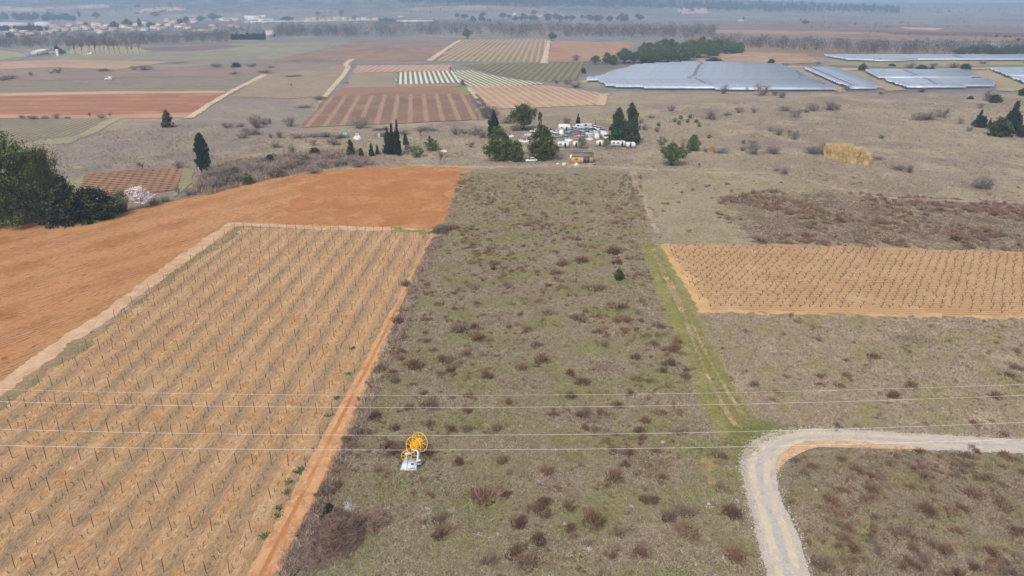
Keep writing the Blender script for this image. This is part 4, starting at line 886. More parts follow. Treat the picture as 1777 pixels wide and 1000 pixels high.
# --- the bramble thicket beside the red track
def thicket(name, px, py, w_, d_, h_, seed, n, mats, label, cat):
    p = G(px, py); rng = np.random.default_rng(seed); a = rng.uniform(0, 6.28, n); r = np.sqrt(rng.uniform(0, 1, n))
    ht = np.maximum(.1, (1 - r ** 2) * (1 + .4 * np.sin(3 * a + 1))) * h_
    C = np.stack([r * np.cos(a) * w_ / 2, r * np.sin(a) * d_ / 2, ht * rng.uniform(.1, 1, n)], 1)
    D = rng.normal(size=(n, 3)) * [.32, .32, .22]; mb = MB(); D[:, 2] += .08
    mb.ribbons(np.maximum(C - D, [-99, -99, 0]), C + D, .016, .010, rng, rng.integers(0, len(mats), n))
    return tag(link(name, mb.mesh(name, mats), None, p), label, cat)
M_br = leafy("bramble_stems", (.23, .13, .10, 1), (.32, .20, .16, 1), .95, .05, 1.2); M_br2 = leafy("pale_dead_stems", (.17, .145, .125, 1), (.24, .21, .18, 1), .95, .05, 1)
thicket("bramble_thicket", 588, 930, 5.4, 6.4, 1.9, 3, 4600, [M_br, M_br, M_br2], "big violet-brown bramble thicket beside the red track at the bottom", "bramble")
thicket("bramble_thicket", 652, 906, 2.4, 4.0, .9, 4, 900, [M_br2, M_br], "small grey-brown bramble mound right of the big thicket", "bramble")
thicket("bramble_thicket", 545, 965, 4.2, 4.5, .9, 5, 2000, [M_br2, M_br], "low greyish bramble spilling from the big thicket to the track", "bramble")
thicket("white_dead_plant", 605, 884, .7, .7, .6, 6, 120, [simple("white_dead_stems", (.5, .48, .48, 1))], "small white dead plant at the top of the bramble thicket", "plant")
thicket("bramble_thicket", 1585, 592, 8, 4, .4, 8, 520, [M_tuft[1], M_olive], "flat dark olive bramble patch below the tan vineyard", "bramble")

# --- grass of the meadows: nobody could count it
def grass(name, px, n, seed, cols, dens=None, hgt=(.05, .19), wid=.021, blades=6, spread=.17, label=None, lam=9):
    Q, rng = poly_scatter(px, n, seed, dens)
    # fewer where it is too far to be seen
    keep = rng.uniform(0, 1, len(Q)) < np.clip((85 / np.hypot(Q[:, 0], Q[:, 1])) ** 1.5, 0, 1); Q = Q[keep]
    m = len(Q); s = blob(Q, lam, seed + 1) + rng.normal(size=m) * .7
    cuts = np.quantile(s, np.cumsum([c[1] for c in cols])[:-1]); ci = np.searchsorted(cuts, s)
    sc_ = rng.uniform(.6, 1.4, m) * (1 + .35 * np.clip(np.hypot(Q[:, 0], Q[:, 1]) / 85 - 1, 0, 2))
    b = np.repeat(np.concatenate([Q, np.full((m, 1), .03)], 1), blades, 0) + np.concatenate([rng.normal(size=(m * blades, 2)) * spread, np.zeros((m * blades, 1))], 1)
    k = np.repeat(sc_, blades); d = np.stack([rng.normal(size=m * blades) * .14, rng.normal(size=m * blades) * .14, rng.uniform(*hgt, m * blades)], 1) * k[:, None]
    mb = MB(); mb.ribbons(b, b + d, wid * k, wid * .5 * k, rng, np.repeat(ci, blades))
    print(name, m)
    return tag(link(name, mb.mesh(name, [c[0] for c in cols])), label, "grass", None, 'stuff')
def gm(n, c, c2): return leafy(n, A(*c, k=1.6), A(*c2, k=1.6), .95, .05, .6)
g_green = gm("fresh_grass", (128, 128, 82), (140, 136, 94)); g_dry = gm("dry_grass_blades", (154, 143, 120), (166, 155, 132)); g_grey = gm("grey_stalks", (140, 126, 116), (152, 136, 124)); g_olive = gm("olive_grass", (130, 122, 90), (142, 133, 104)); g_straw = gm("straw_weeds", (168, 144, 114), (182, 158, 128)); g_thk = gm("thicket_stalks", (122, 106, 98), (136, 120, 110)); g_dark = gm("dark_stalks", (116, 98, 86), (126, 108, 94))
ZM = zones[0][0]
grass("meadow_grass", ZM, 230000, 61, [(g_green, .24), (g_olive, .28), (g_grey, .26), (g_dry, .15), (g_dark, .07)], label="low grey-green grass covering the meadow")
grass("meadow_grass", zones[1][0], 90000, 62, [(g_olive, .30), (g_green, .10), (g_grey, .36), (g_dark, .14), (g_dry, .10)], label="brownish grass inside the bend of the road")
grass("meadow_grass", zones[2][0], 110000, 63, [(g_olive, .24), (g_green, .10), (g_grey, .42), (g_dark, .12), (g_dry, .12)], label="grey-brown grass below the tan vineyard")
grass("dead_weeds", zones[5][0], 9000, 64, [(g_grey, .5), (g_dark, .35), (g_dry, .15)], hgt=(.2, .5), label="violet-brown dead weeds along the red track")
grass("heath_grass", zones[3][0] , 60000, 65, [(g_grey, .4), (g_dry, .3), (g_dark, .3)], label="dry grass among the heath tufts", blades=5)
grass("straw_grass", zones[4][0], 50000, 66, [(g_dry, .5), (g_grey, .3), (g_olive, .2)], label="dry straw grass beyond the tan vineyard", blades=5)
THK = [(330, 335), (352, 302), (400, 282), (470, 274), (560, 262), (625, 262), (640, 284), (520, 300), (430, 320), (360, 340)]
grass("pasture_grass", [(-60, 250), (330, 215), (520, 232), (830, 225), (1120, 190), (1300, 175), (1800, 180), (1800, 350), (1480, 335), (1300, 302), (980, 290), (700, 286), (480, 305), (335, 300), (320, 288), (150, 298), (60, 300)], 420000, 68, [(g_dry, .36), (g_grey, .34), (g_olive, .18), (g_dark, .12)], dens=lambda Q: np.where(inside(Q, GP(THK)[:, :2]), 0, np.clip(.75 + .5 * blob(Q, 30, 12), .15, 1)), hgt=(.10, .34), wid=.03, blades=4, spread=.3, label="tussocky dry grass of the open pasture", lam=16)
grass("thicket_undergrowth", [(330, 335), (352, 302), (400, 282), (470, 274), (560, 262), (625, 262), (640, 284), (520, 300), (430, 320), (360, 340)], 46000, 69, [(g_thk, .6), (g_dark, .4)], hgt=(.2, .8), wid=.035, blades=5, spread=.4, label="grey undergrowth of the thicket beyond the red field", lam=8)
grass("track_grass", [(1118, 424), (1140, 424), (1165, 480), (1210, 560), (1250, 640), (1300, 720), (1340, 745), (1400, 745), (1340, 765), (1290, 800), (1270, 800), (1262, 740), (1220, 660), (1180, 560), (1140, 470)], 9000, 67, [(g_green, .5), (g_olive, .3), (g_dry, .2)], hgt=(.1, .25), label="fresh green grass along the rutted track")

# --- trellised vineyard: posts and vine stocks
dR = np.array([-math.sin(ROWROT), math.cos(ROWROT)]); nR = np.array([math.cos(ROWROT), math.sin(ROWROT)])
VP = GP(VINE)[:, :2]; rv = np.random.default_rng(77)
posts, stocks = [], []
o0 = G(455, 1000)[:2]
m0 = math.floor((float(o0 @ nR) - 1.1) / 2.07)
for r in range(0, 40):
    base = (m0 - r) * 2.07 - float(o0 @ nR)
    for k in range(-6, 40):
        q = o0 + nR * base + dR * (k * 5.5 + rv.normal() * .12)
        if inside(q[None], VP)[0] and r >= 0: posts.append(q)
        for j in range(1, 6):
            if rv.random() < .62:
                s = o0 + nR * (base + rv.normal() * .06) + dR * (k * 5.5 + j * .93 + rv.normal() * .1)
                if inside(s[None], VP)[0] and r >= 0: stocks.append(s)
def visible(L):
    out = []
    for q in L:
        x, y = scr(q[0], q[1], .5)
        if -25 < x < 1800 and y < 1020: out.append(q)
    return sorted(out, key=lambda q: math.hypot(q[1], H) + abs(q[0]) * .2)
posts, stocks = visible(posts), visible(stocks)
M_post = simple("weathered_post", (.12, .062, .045, 1), .8, .2, .35, 6); M_stock = simple("vine_bark", (.11, .085, .068, 1), .95, .05, .3, 8)
def post_mb(lean):
    mb = MB(); w = .05
    mb.tube([(0, 0, -.1), (lean * .5, 0, .85), (lean, lean * .3, 1.66)], [.040, .038, .036], 5)
    mb.add([(lean - .03, lean * .3 - .03, 1.66), (lean + .03, lean * .3 - .03, 1.66), (lean + .03, lean * .3 + .03, 1.67), (lean - .03, lean * .3 + .03, 1.67)], [[0, 1, 2, 3]]); return mb
def stock_mb(seed):
    r = np.random.default_rng(seed); mb = MB(); t = r.normal(size=2) * .08
    mb.tube([(0, 0, -.03), (t[0] * .5, t[1], .25), (t[0], t[1] * 1.2, .5)], [.045, .036, .04], 5)
    for k in range(r.integers(1, 4)):
        a = r.choice([1.57, -1.57]) + r.normal() * .5; L = r.uniform(.2, .5); z = r.uniform(.05, .45)
        mb.tube([(t[0], t[1] * 1.2, .48), (t[0] + math.cos(a) * L * .6, t[1] + math.sin(a) * L * .6, .55 + z * .4), (t[0] + math.cos(a) * L, t[1] + math.sin(a) * L, .55 + z)], [.03, .02, .01], 4)
    return mb
PM = [post_mb(rv.normal() * .10) for _ in range(6)]; SM = [stock_mb(200 + i) for i in range(10)]
PMe = [m.mesh("vineyard_post", [M_post]) for m in PM]; SMe = [m.mesh("vine_stock", [M_stock]) for m in SM]
def plant_many(L, meshes, mbs, name, label, cat, group, stuffname, mat, sfn, cap=300, stufflabel=None):
    mbr = MB()
    for i, q in enumerate(L):
        k = int(rv.integers(0, len(meshes))); s = sfn(); a = rv.uniform(0, 6.28) if name != "vine_stock" else rv.normal() * .2
        if i < cap:
            o = link(name, meshes[k], None, (q[0], q[1], .05)); o.scale = (s, s, s); o.rotation_euler = (0, 0, a); tag(o, label, cat, group)
        else:
            ca, sa = math.cos(a), math.sin(a)
            for V, (Fq, mi) in zip(mbs[k].v, mbs[k].f):
                W = V * s; mbr.add(np.stack([W[:, 0] * ca - W[:, 1] * sa + q[0], W[:, 0] * sa + W[:, 1] * ca + q[1], W[:, 2] + .05], 1), Fq - Fq.min(), 0)
    if mbr.v: tag(link(stuffname, mbr.mesh(stuffname, [mat])), stufflabel or label, cat, None, 'stuff')
    print(name, len(L))
plant_many(posts, PMe, PM, "vineyard_post", "thin dark rusty post in a vine row of the striped vineyard", "post", "posts of the vineyard rows", "far_vineyard_posts", M_post, lambda: rv.uniform(.92, 1.08), 300, "thin dark posts at the far end of the vineyard")
plant_many(stocks, SMe, SM, "vine_stock", "short pruned vine stock between two posts of the striped vineyard", "vine", "pruned vine stocks of the vineyard rows", "far_vine_stocks", M_stock, lambda: rv.uniform(.55, .9), 300, "short pruned vine stocks farther up the vineyard rows")
# --- bush vines of the tan vineyard
def bush_vine_mb(seed):
    r = np.random.default_rng(seed); mb = MB(); mb.tube([(0, 0, -.03), (.03, 0, .2), (0, .02, .36)], [.07, .06, .065], 5)
    n = r.integers(4, 7)
    for k in range(n):
        a = k * 6.28 / n + r.normal() * .3; L = r.uniform(.45, .95); z = r.uniform(.35, .8)
        mb.tube([(0, .02, .34), (math.cos(a) * L * .45, math.sin(a) * L * .45, .40 + z * .3), (math.cos(a) * L * .8, math.sin(a) * L * .8, .42 + z * .75), (math.cos(a) * L + r.normal() * .1, math.sin(a) * L + r.normal() * .1, .45 + z * 1.15)], [.030, .024, .017, .008], 4)
    return mb
TP = GP([(1160, 427), (1300, 428), (1500, 433), (1777, 441), (2100, 449), (2200, 556), (1777, 545), (1500, 539), (1222, 534), (1205, 510), (1180, 470)])[:, :2]
bv = []
for i in range(-5, 92):
    for j in range(-2, 31):
        q = np.array([28 + i * 1.75 + (j % 2) * .87 + j * .2, 104 + j * 1.55 - i * .03]) + rv.normal(size=2) * .12
        if inside(q[None], TP)[0] and rv.random() < .93: bv.append(q)
bv = visible(bv); BM = [bush_vine_mb(300 + i) for i in range(8)]; M_bv = simple("dark_vine_wood", (.12, .092, .074, 1), .95, .05, .3, 8)
plant_many(bv, [m.mesh("bush_vine", [M_bv]) for m in BM], BM, "bush_vine", "leafless bush vine with spreading arms in the tan vineyard", "vine", "bush vines of the tan vineyard", "far_bush_vines", M_bv, lambda: rv.uniform(.62, .92), 300, "leafless bush vines at the back of the tan vineyard")
# --- prunings and weeds lying in the vineyard rows
def row_weeds():
    n = 30000; lo, hi = VP.min(0), VP.max(0); lo = np.maximum(lo, [-110, 44]); Q = rv.uniform(lo, np.minimum(hi, [10, 172]), (n * 3, 2)); Q = Q[inside(Q, VP)]
    L = Q @ np.array([nR, dR]).T; ph = L[:, 0] / 4.14 - .5; w_ = np.abs(ph - np.round(ph)) * 4.14
    Q = Q[(rv.uniform(0, 1, len(Q)) < np.where(w_ < .8, .30, .12)) & (blob(Q * [1, .35], 14, 99) > -.55)]
    m = len(Q); k = 4; B = np.concatenate([Q, np.full((m, 1), .05)], 1).repeat(k, 0) + rv.normal(size=(m * k, 3)) * [.10, .22, 0]
    D = rv.normal(size=(m * k, 3)) * [.09, .16, 0] + np.stack([0 * B[:, 0], 0 * B[:, 0], rv.uniform(.04, .2, m * k)], 1)
    ci = np.digitize(blob(Q, 7, 98) + rv.normal(size=m) * .5, [-.5, .35]).repeat(k)
    mb = MB(); mb.ribbons(B, B + D, .018, .009, rv, ci); tag(link("row_weeds", mb.mesh("row_weeds", [g_straw, g_dry, g_straw])), "dry weeds growing in every second row of the vineyard", "weeds", None, 'stuff')
row_weeds()
def litter():
    Q = []
    for q in stocks:
        if rv.random() < .5: Q.append(q + nR * (1.03 + rv.normal() * .3) + dR * rv.normal())
    Q = np.array(Q); n = len(Q); B = np.concatenate([Q, np.full((n, 1), .06)], 1).repeat(5, 0) + rv.normal(size=(n * 5, 3)) * [.3, .6, .0]
    D = rv.normal(size=(n * 5, 3)) * [.12, .35, .03]; mb = MB(); mb.ribbons(B, B + np.abs(D) * [1, 1, 1], .014, .008, rv, rv.integers(0, 2, n * 5))
    tag(link("vine_prunings", mb.mesh("vine_prunings", [M_twig2, g_dark])), "dark cut vine twigs lying between the rows", "prunings", None, 'stuff')
litter()
for i, (x, y) in enumerate([(518, 820), (524, 815), (503, 838), (498, 856), (483, 884), (482, 897), (457, 932), (570, 722), (584, 692), (605, 650), (612, 605)]):
    p = G(x, y); rng = np.random.default_rng(i); n = 90; mb = MB(); c = rng.normal(size=(n, 3)) * [.28, .28, .1]; c[:, 2] = np.abs(c[:, 2]) + .05; mb.leaves(c, .09, rng)
    tag(link("green_weed", mb.mesh("green_weed", [M_wd] if i else [globals().setdefault("M_wd", leafy("weed_leaves", (.05, .11, .03, 1), (.08, .15, .04, 1)))]), None, p), "fresh green weed clump along the vineyard's last row by the red track", "weed", "green weeds by the red track")
for i, (x, y) in enumerate([(845, 682), (927, 743), (968, 742), (945, 778), (965, 783), (822, 848), (937, 838), (980, 912), (865, 930), (1022, 955), (1110, 940), (1230, 938), (1265, 875), (1280, 872), (1254, 970), (1230, 880), (742, 885), (745, 893), (830, 930), (1095, 880), (1415, 852), (1285, 660), (1090, 610), (1150, 770)]):
    p = G(x, y); rng = np.random.default_rng(i + 50); n = 50; s = .9 if i % 3 == 0 else .5; mb = MB(); c = rng.normal(size=(n, 3)) * [.22 * s, .22 * s, .12]; c[:, 2] = np.abs(c[:, 2]) + .08; mb.leaves(c, .07, rng)
    tag(link("pale_weed", mb.mesh("pale_weed", [globals().setdefault("M_pw", leafy("pale_weed_leaves", (.33, .31, .32, 1), (.44, .42, .43, 1)))]), None, p), "small whitish dried herb in the meadow", "weed", "whitish dried herbs of the meadow")
# ================================================================== SOLAR PARK
t = NT("solar_glass", .32, .5)
br = t.n("ShaderNodeTexBrick"); t.l(t.vscale(t.coord(), (1, 1, 1)), br.inputs[0]); br.offset = 0
br.inputs["Color1"].default_value = (.27, .31, .39, 1); br.inputs["Color2"].default_value = (.33, .37, .45, 1); br.inputs["Mortar"].default_value = (.32, .35, .42, 1)
br.inputs["Scale"].default_value = 1.0; br.inputs["Mortar Size"].default_value = .03; br.inputs["Brick Width"].default_value = 1.0; br.inputs["Row Height"].default_value = 1.7
oi = t.n("ShaderNodeObjectInfo").outputs["Random"]; co = t.coord()
hsv = t.n("ShaderNodeHueSaturation"); t.l(br.outputs[0], hsv.inputs["Color"]); t.l(t.math('ADD', t.math('MULTIPLY_ADD', oi, .22, .80), t.math('MULTIPLY', t.noise(co, .35, 3, .8), .5)), hsv.inputs["Value"])
t.base(t.mix(t.step(t.noise(co, .22, 2, .5, off=6), .68, .72), hsv.outputs[0], (.09, .10, .13, 1))); M_solar = t.m
M_steel = simple("galvanised_steel", (.16, .16, .165, 1), .5, .4, .15, 1)
BLK = [("large", [(1014, 142), (1042, 138.5), (1075, 127), (1107, 117), (1200, 112), (1280, 113), (1356, 116.5), (1454, 159.5), (1300, 159.5), (1125, 158.5), (1118, 156), (1056, 154.5), (1042, 145), (1020, 144)]),
       ("narrow slanting", [(1393, 121.5), (1447, 121), (1538, 157.5), (1477.5, 158)]), ("upper right", [(1498, 125.6), (1582, 125), (1673, 127.5), (1704, 138.5), (1526, 138.8)]), ("lower right", [(1531, 141), (1710, 140.5), (1727, 148.5), (1725, 155.5), (1575, 156)]),
       ("right-edge", [(1719, 123), (1790, 122), (1900, 123), (1900, 136), (1752, 136)]), ("small right-edge", [(1756, 138.8), (1900, 139), (1900, 150), (1786, 149)]), ("farthest long", [(1427, 98.8), (1777, 99.6), (1900, 100), (1900, 107), (1777, 106), (1650, 105), (1545, 109.6), (1471, 106.5)])]
for nm, px in BLK:
    P = GP(px)[:, :2]; y0, y1 = P[:, 1].min(), P[:, 1].max(); nrow = max(2, int((y1 - y0) / 6.4)); rs = np.random.default_rng(len(nm))
    for r in range(nrow):
        Y = y0 + 1.0 + r * 6.4; xs = []
        for i in range(len(P)):
            a, b = P[i], P[(i + 1) % len(P)]
            if (a[1] > Y) != (b[1] > Y): xs.append(a[0] + (Y - a[1]) / (b[1] - a[1]) * (b[0] - a[0]))
        if len(xs) < 2: continue
        x0, x1 = min(xs), max(xs); L = round((x1 - x0) / 4) * 4
        if L < 6: continue
        rt_ = root("solar_row", ((x0 + x1) / 2, Y, 0), f"row of grey-blue solar panels in the {nm} field of panels", "solar panels", f"panel rows of the {nm} solar field")
        mb = MB(); n = int(L // 4); tl = math.radians(21)
        mb.box((0, 1.9, 1.95), (L, 4.1, .06), 0, 0, tl)
        part("panel_deck", mb, M_solar, rt_)
        mb = MB()
        for k in range(int(L // 5) + 1):
            x = -L / 2 + .6 + k * (L - 1.2) / max(1, int(L // 5)); mb.box((x, .35, .64), (.14, .14, 1.28)); mb.box((x, 3.3, 1.2), (.14, .14, 2.4))
        mb.box((0, .35, 1.22), (L - .3, .1, .14)); mb.box((0, 3.3, 2.38), (L - .3, .1, .14)); part("support_frame", mb, M_steel, rt_)
fld("solar_lane", [(1358, 116), (1386, 120), (1476, 159), (1456, 161)], [(176, 158, 140), (164, 150, 130), (150, 146, 118)], 480, seed=120, fine=.2)
fld("solar_lane", [(1450, 120), (1494, 125), (1526, 140), (1574, 157), (1542, 159)], [(170, 156, 136), (160, 148, 126), (150, 146, 118)], 480, seed=121, fine=.2)
fld("solar_lane", [(1676, 126), (1716, 122), (1752, 138), (1784, 152), (1760, 160), (1728, 158), (1728, 146)], [(172, 158, 138), (162, 150, 128), (150, 146, 116)], 480, seed=122, fine=.2)
fld("solar_lane", [(1010, 141), (1036, 136), (1060, 122), (1110, 115), (1112, 117.5), (1070, 126), (1044, 139), (1012, 145)], [(190, 168, 148), (180, 158, 138), (166, 150, 132)], 520, seed=123, fine=.2)
fld("solar_lane", [(1300, 112), (1460, 119), (1600, 121), (1700, 118), (1800, 119), (1800, 121.5), (1700, 120.5), (1600, 124), (1460, 122), (1300, 114.5)], [(186, 166, 150), (176, 156, 140), (166, 148, 132)], 560, seed=124, fine=.2)
fld("bare_ground", [(1250, 88), (1400, 95), (1430, 110), (1300, 112), (1200, 108)], [(170, 146, 132), (160, 138, 124), (180, 158, 140)], 680, seed=125, fine=.25)
fld("rough_green", [(1450, 109), (1640, 106), (1777, 108), (1777, 114), (1560, 118), (1440, 114)], [(156, 150, 126), (146, 142, 116), (160, 146, 130)], 600, seed=126, fine=.25)
def small_box(name, px, py, wpx, dep, hpx, label, cat, mats, rz=0.0, roof=.0, door=True, win=0, group=None):
    """a hut, shed or house: walls, a pitched roof, a door and windows"""
    p = G(px, py); s = mpp(p); W, Hh = wpx * s, hpx * s; o = root(name, p + [0, dep * .5, 0], label, cat, group, rz)
    wh = Hh * (1 - roof * .6) if roof else Hh - .15
    mb = MB(); mb.box((0, 0, wh / 2), (W, dep, wh))
    if roof: mb.add([(-W / 2, -dep / 2, wh), (-W / 2, dep / 2, wh), (-W / 2, 0, Hh - .12), (W / 2, -dep / 2, wh), (W / 2, dep / 2, wh), (W / 2, 0, Hh - .12)], [[0, 1, 2], [5, 4, 3]])
    part("wall", mb, mats[0], o); mb = MB(); e = .35; th = .14
    if roof:
        z1, z2 = wh - (Hh - wh) * .12, Hh
        for s_ in (-1, 1):
            y = s_ * (dep / 2 + e); V = [(-W / 2 - e, y, z1), (W / 2 + e, y, z1), (W / 2 + e, 0, z2), (-W / 2 - e, 0, z2)]
            mb.add(V + [(a, b, c - th) for a, b, c in V], [[0, 1, 2, 3], [7, 6, 5, 4], [0, 4, 5, 1], [1, 5, 6, 2], [3, 7, 4, 0]])
    else: mb.box((0, 0, wh + .075), (W + .3, dep + .3, .15))
    part("roof", mb, mats[1], o)
    if door: mb = MB(); mb.box((W * .22, -dep / 2 - .03, min(1.05, wh * .4)), (min(1.1, W * .2), .06, min(2.1, wh * .8))); part("door", mb, M_dkwood, o)
    for k in range(win):
        x = -W / 2 + W * (k + .5) / win; 
        if door and abs(x - W * .22) < 1.3: continue
        for fl in range(2 if wh > 5 else 1):
            z = (wh * .55 if wh <= 5 else (1.6 + fl * wh * .48)); mb = MB(); mb.box((x, -dep / 2 - .03, z), (1.0, .06, 1.3)); part("window", mb, M_dkglass, o)
    return o
M_dkwood = simple("dark_wood", (.09, .06, .045, 1), .8, .2); M_dkglass = simple("dark_glass", (.035, .04, .05, 1), .2, .5, .1)
W_ = [simple("wall_" + n, c, .9, .1, .08, .4) for n, c in (("cream", (.46, .41, .35, 1)), ("white", (.52, .51, .5, 1)), ("ochre", (.44, .34, .24, 1)), ("pink", (.44, .35, .31, 1)), ("grey", (.4, .4, .4, 1)))]
R_ = [simple("roof_" + n, c, .9, .1, .15, .4) for n, c in (("terracotta", (.30, .18, .14, 1)), ("pale_tile", (.38, .28, .22, 1)), ("sheet", (.46, .46, .47, 1)), ("dark", (.16, .14, .14, 1)))]
small_box("transformer_hut", 1411, 145.5, 10, 3, 6, "white transformer hut between two fields of solar panels", "hut", (W_[1], R_[2]), win=0)
# ================================================================== VILLAGE AND FARMS
small_box("white_house", 468.5, 64, 13, 10, 11, "square white house standing alone beside the dark hedge on the plain", "house", (W_[1], R_[1]), win=3, roof=.25)
small_box("farm_shed", 62, 96, 16, 34, 8, "cream gabled barn of the farm beside the white silo", "barn", (W_[0], R_[2]), roof=.4, win=0)
small_box("farm_shed", 86, 94.5, 30, 14, 7, "long grey open farm shed adjoining the cream barn", "shed", (W_[4], R_[3]), roof=.35, win=0)
p = G(101, 97); mb = MB(); mb.tube([(0, 0, 0), (0, 0, 5.2), (0, 0, 5.8), (0, 0, 6.3)], [1.4, 1.4, 1.0, .1], 12); tag(link("silo", mb.mesh("silo", [W_[1]]), None, p), "white cylindrical silo beside the farm shed", "silo")
small_box("long_shed", 22, 47, 48, 16, 7, "long shed with pale blue-grey walls at the village's left end", "shed", (W_[4], R_[2]), roof=.3, win=0, door=False)
small_box("long_shed", 74, 48, 26, 16, 9, "white industrial hall beside the long shed", "hall", (W_[1], R_[2]), roof=.2, win=4)
small_box("long_house", 352, 60, 36, 11, 8, "long ochre house with a pale tiled roof at the village's edge", "house", (W_[2], R_[1]), roof=.4, win=7)
small_box("white_hall", 452, 40, 44, 18, 7, "long white hall above the village beside a tree clump", "hall", (W_[1], R_[2]), roof=.2, win=6)
small_box("white_hall", 438, 36, 26, 16, 8, "white flat hall with a pale roof behind the long one", "hall", (W_[1], R_[2]), win=4)
small_box("white_hall", 455, 33, 12, 14, 6, "small bright white hall topping the village hill", "hall", (W_[1], R_[2]), roof=.3)
small_box("greenhouse", 720, 38.5, 62, 12, 3, "long low white greenhouse tunnel on the far plain", "greenhouse", (W_[1], W_[1]), door=False)
small_box("far_house", 893, 28, 6, 9, 5, "tiny white house among trees below the far ridge", "house", (W_[1], R_[1]), roof=.4)
small_box("far_house", 940, 31, 15, 10, 5, "pinkish farmhouse among trees below the far ridge", "house", (W_[3], R_[0]), roof=.4)
small_box("far_house", 1286, 38, 9, 9, 4, "small white farmhouse on the hazy plain beyond the ridge's foot", "house", (W_[1], R_[1]), roof=.4)
small_box("far_house", 695, 32, 11, 9, 4, "ochre farmhouse behind the greenhouse tunnel", "house", (W_[2], R_[1]), roof=.4)
rh = random.Random(12); VH = []
for x, y in [(10, 62), (22, 57), (40, 58), (52, 62), (30, 64), (75, 62), (86, 60), (95, 56), (140, 44), (145, 50), (150, 54), (92, 49), (100, 52), (120, 48), (166, 46), (172, 48), (178, 52), (185, 49), (168, 56), (174, 60), (180, 58), (163, 52), (205, 46), (214, 50), (236, 46), (248, 42), (256, 46), (268, 52), (276, 54), (284, 52), (292, 47), (300, 43), (304, 40), (275, 46), (262, 44), (330, 40), (340, 38), (336, 41), (290, 40), (318, 46), (310, 50), (325, 52), (368, 48), (372, 53), (386, 38), (394, 39), (402, 38), (410, 38), (430, 41), (440, 42), (460, 42), (400, 50), (412, 50), (610, 38), (622, 38), (632, 37), (640, 38), (650, 37), (655, 39), (560, 38), (572, 37), (585, 37), (596, 36), (545, 37), (535, 38), (510, 37), (222, 52), (230, 55), (195, 55), (250, 55), (130, 55), (112, 56)]:
    VH.append((x, y))
CN = ["cream", "white", "ochre", "pink", "grey"]; RN = ["terracotta", "pale tiled", "grey", "dark"]
for i, (x, y) in enumerate(sorted(VH, key=lambda q: q[1])):
    wi = rh.choice([0, 0, 1, 1, 2, 3, 3]); ri = rh.choice([0, 0, 1, 1]); w_ = rh.uniform(9, 15)
    small_box("village_house", x, y, w_, rh.uniform(9, 12), rh.uniform(5.0, 7.5), f"{CN[wi]} village house with a {RN[ri]} roof in the haze", "house", (W_[wi], R_[ri]), rh.uniform(-.5, .5), .38, True, 2, f"{CN[wi]} village houses under {RN[ri]} roofs")
pa, pb = G(440, 43), G(660, 41); mb = MB(); L = np.linalg.norm(pb - pa); mb.box((0, 0, 6.4), (L, 9, 1.0)); mb.box((0, -4.2, 7.4), (L, .3, 1.0)); 
vr = root("viaduct", (pa + pb) / 2, "pale road viaduct crossing above the leafless river trees", "bridge", None, math.atan2(pb[1] - pa[1], pb[0] - pa[0])); part("deck", mb, W_[1], vr)
for k in range(12): mb = MB(); mb.box((-L / 2 + L * (k + .5) / 12, 0, 2.95), (2.2, 7, 5.9)); part("pier", mb, W_[4], vr)

# ================================================================== SCRAP YARD
def paint(n, c): return simple(n, c, .4, .45, .12, 2)
PAINT = {k: paint("paint_" + k, c) for k, c in {"white": (.52, .52, .52, 1), "grey": (.24, .26, .28, 1), "teal": (.10, .19, .20, 1), "blue": (.22, .32, .42, 1), "red": (.22, .06, .05, 1), "dark": (.04, .045, .05, 1), "silver": (.42, .45, .48, 1), "beige": (.55, .48, .36, 1), "turquoise": (.12, .42, .38, 1)}.items()}
M_tyre = simple("tyre_rubber", (.02, .02, .02, 1), .9, .2); M_rim = simple("wheel_rim", (.4, .4, .42, 1), .4, .5)
def loft(S):
    """S: sections (x, half width below, half width above, z below, z above)"""
    V = []; Fq = []
    for x, a, b, z0, z1 in S: V += [(x, -a, z0), (x, a, z0), (x, b, z1), (x, -b, z1)]
    n = len(S)
    for i in range(n - 1):
        for k in range(4): Fq.append([4 * i + k, 4 * i + (k + 1) % 4, 4 * i + 4 + (k + 1) % 4, 4 * i + 4 + k])
    Fq += [[3, 2, 1, 0], [4 * n - 4, 4 * n - 3, 4 * n - 2, 4 * n - 1]]
    return V, Fq
def wheels(o, xs, y, r=.31):
    for x in xs:
        for s_ in (-1, 1):
            mb = MB(); mb.tube([(x, s_ * (y - .1), r), (x, s_ * (y + .1), r)], r, 12); a = np.arange(12) * math.pi / 6
            V = np.stack([x + r * np.cos(a), np.full(12, s_ * (y + .1)), r + r * np.sin(a)], 1); mb.add(V, [list(range(12))])
            w_ = part("wheel", mb, M_tyre, o); mb = MB(); V = np.stack([x + r * .55 * np.cos(a), np.full(12, s_ * (y + .115)), r + r * .55 * np.sin(a)], 1); mb.add(V, [list(range(12))]); part("rim", mb, M_rim, w_)
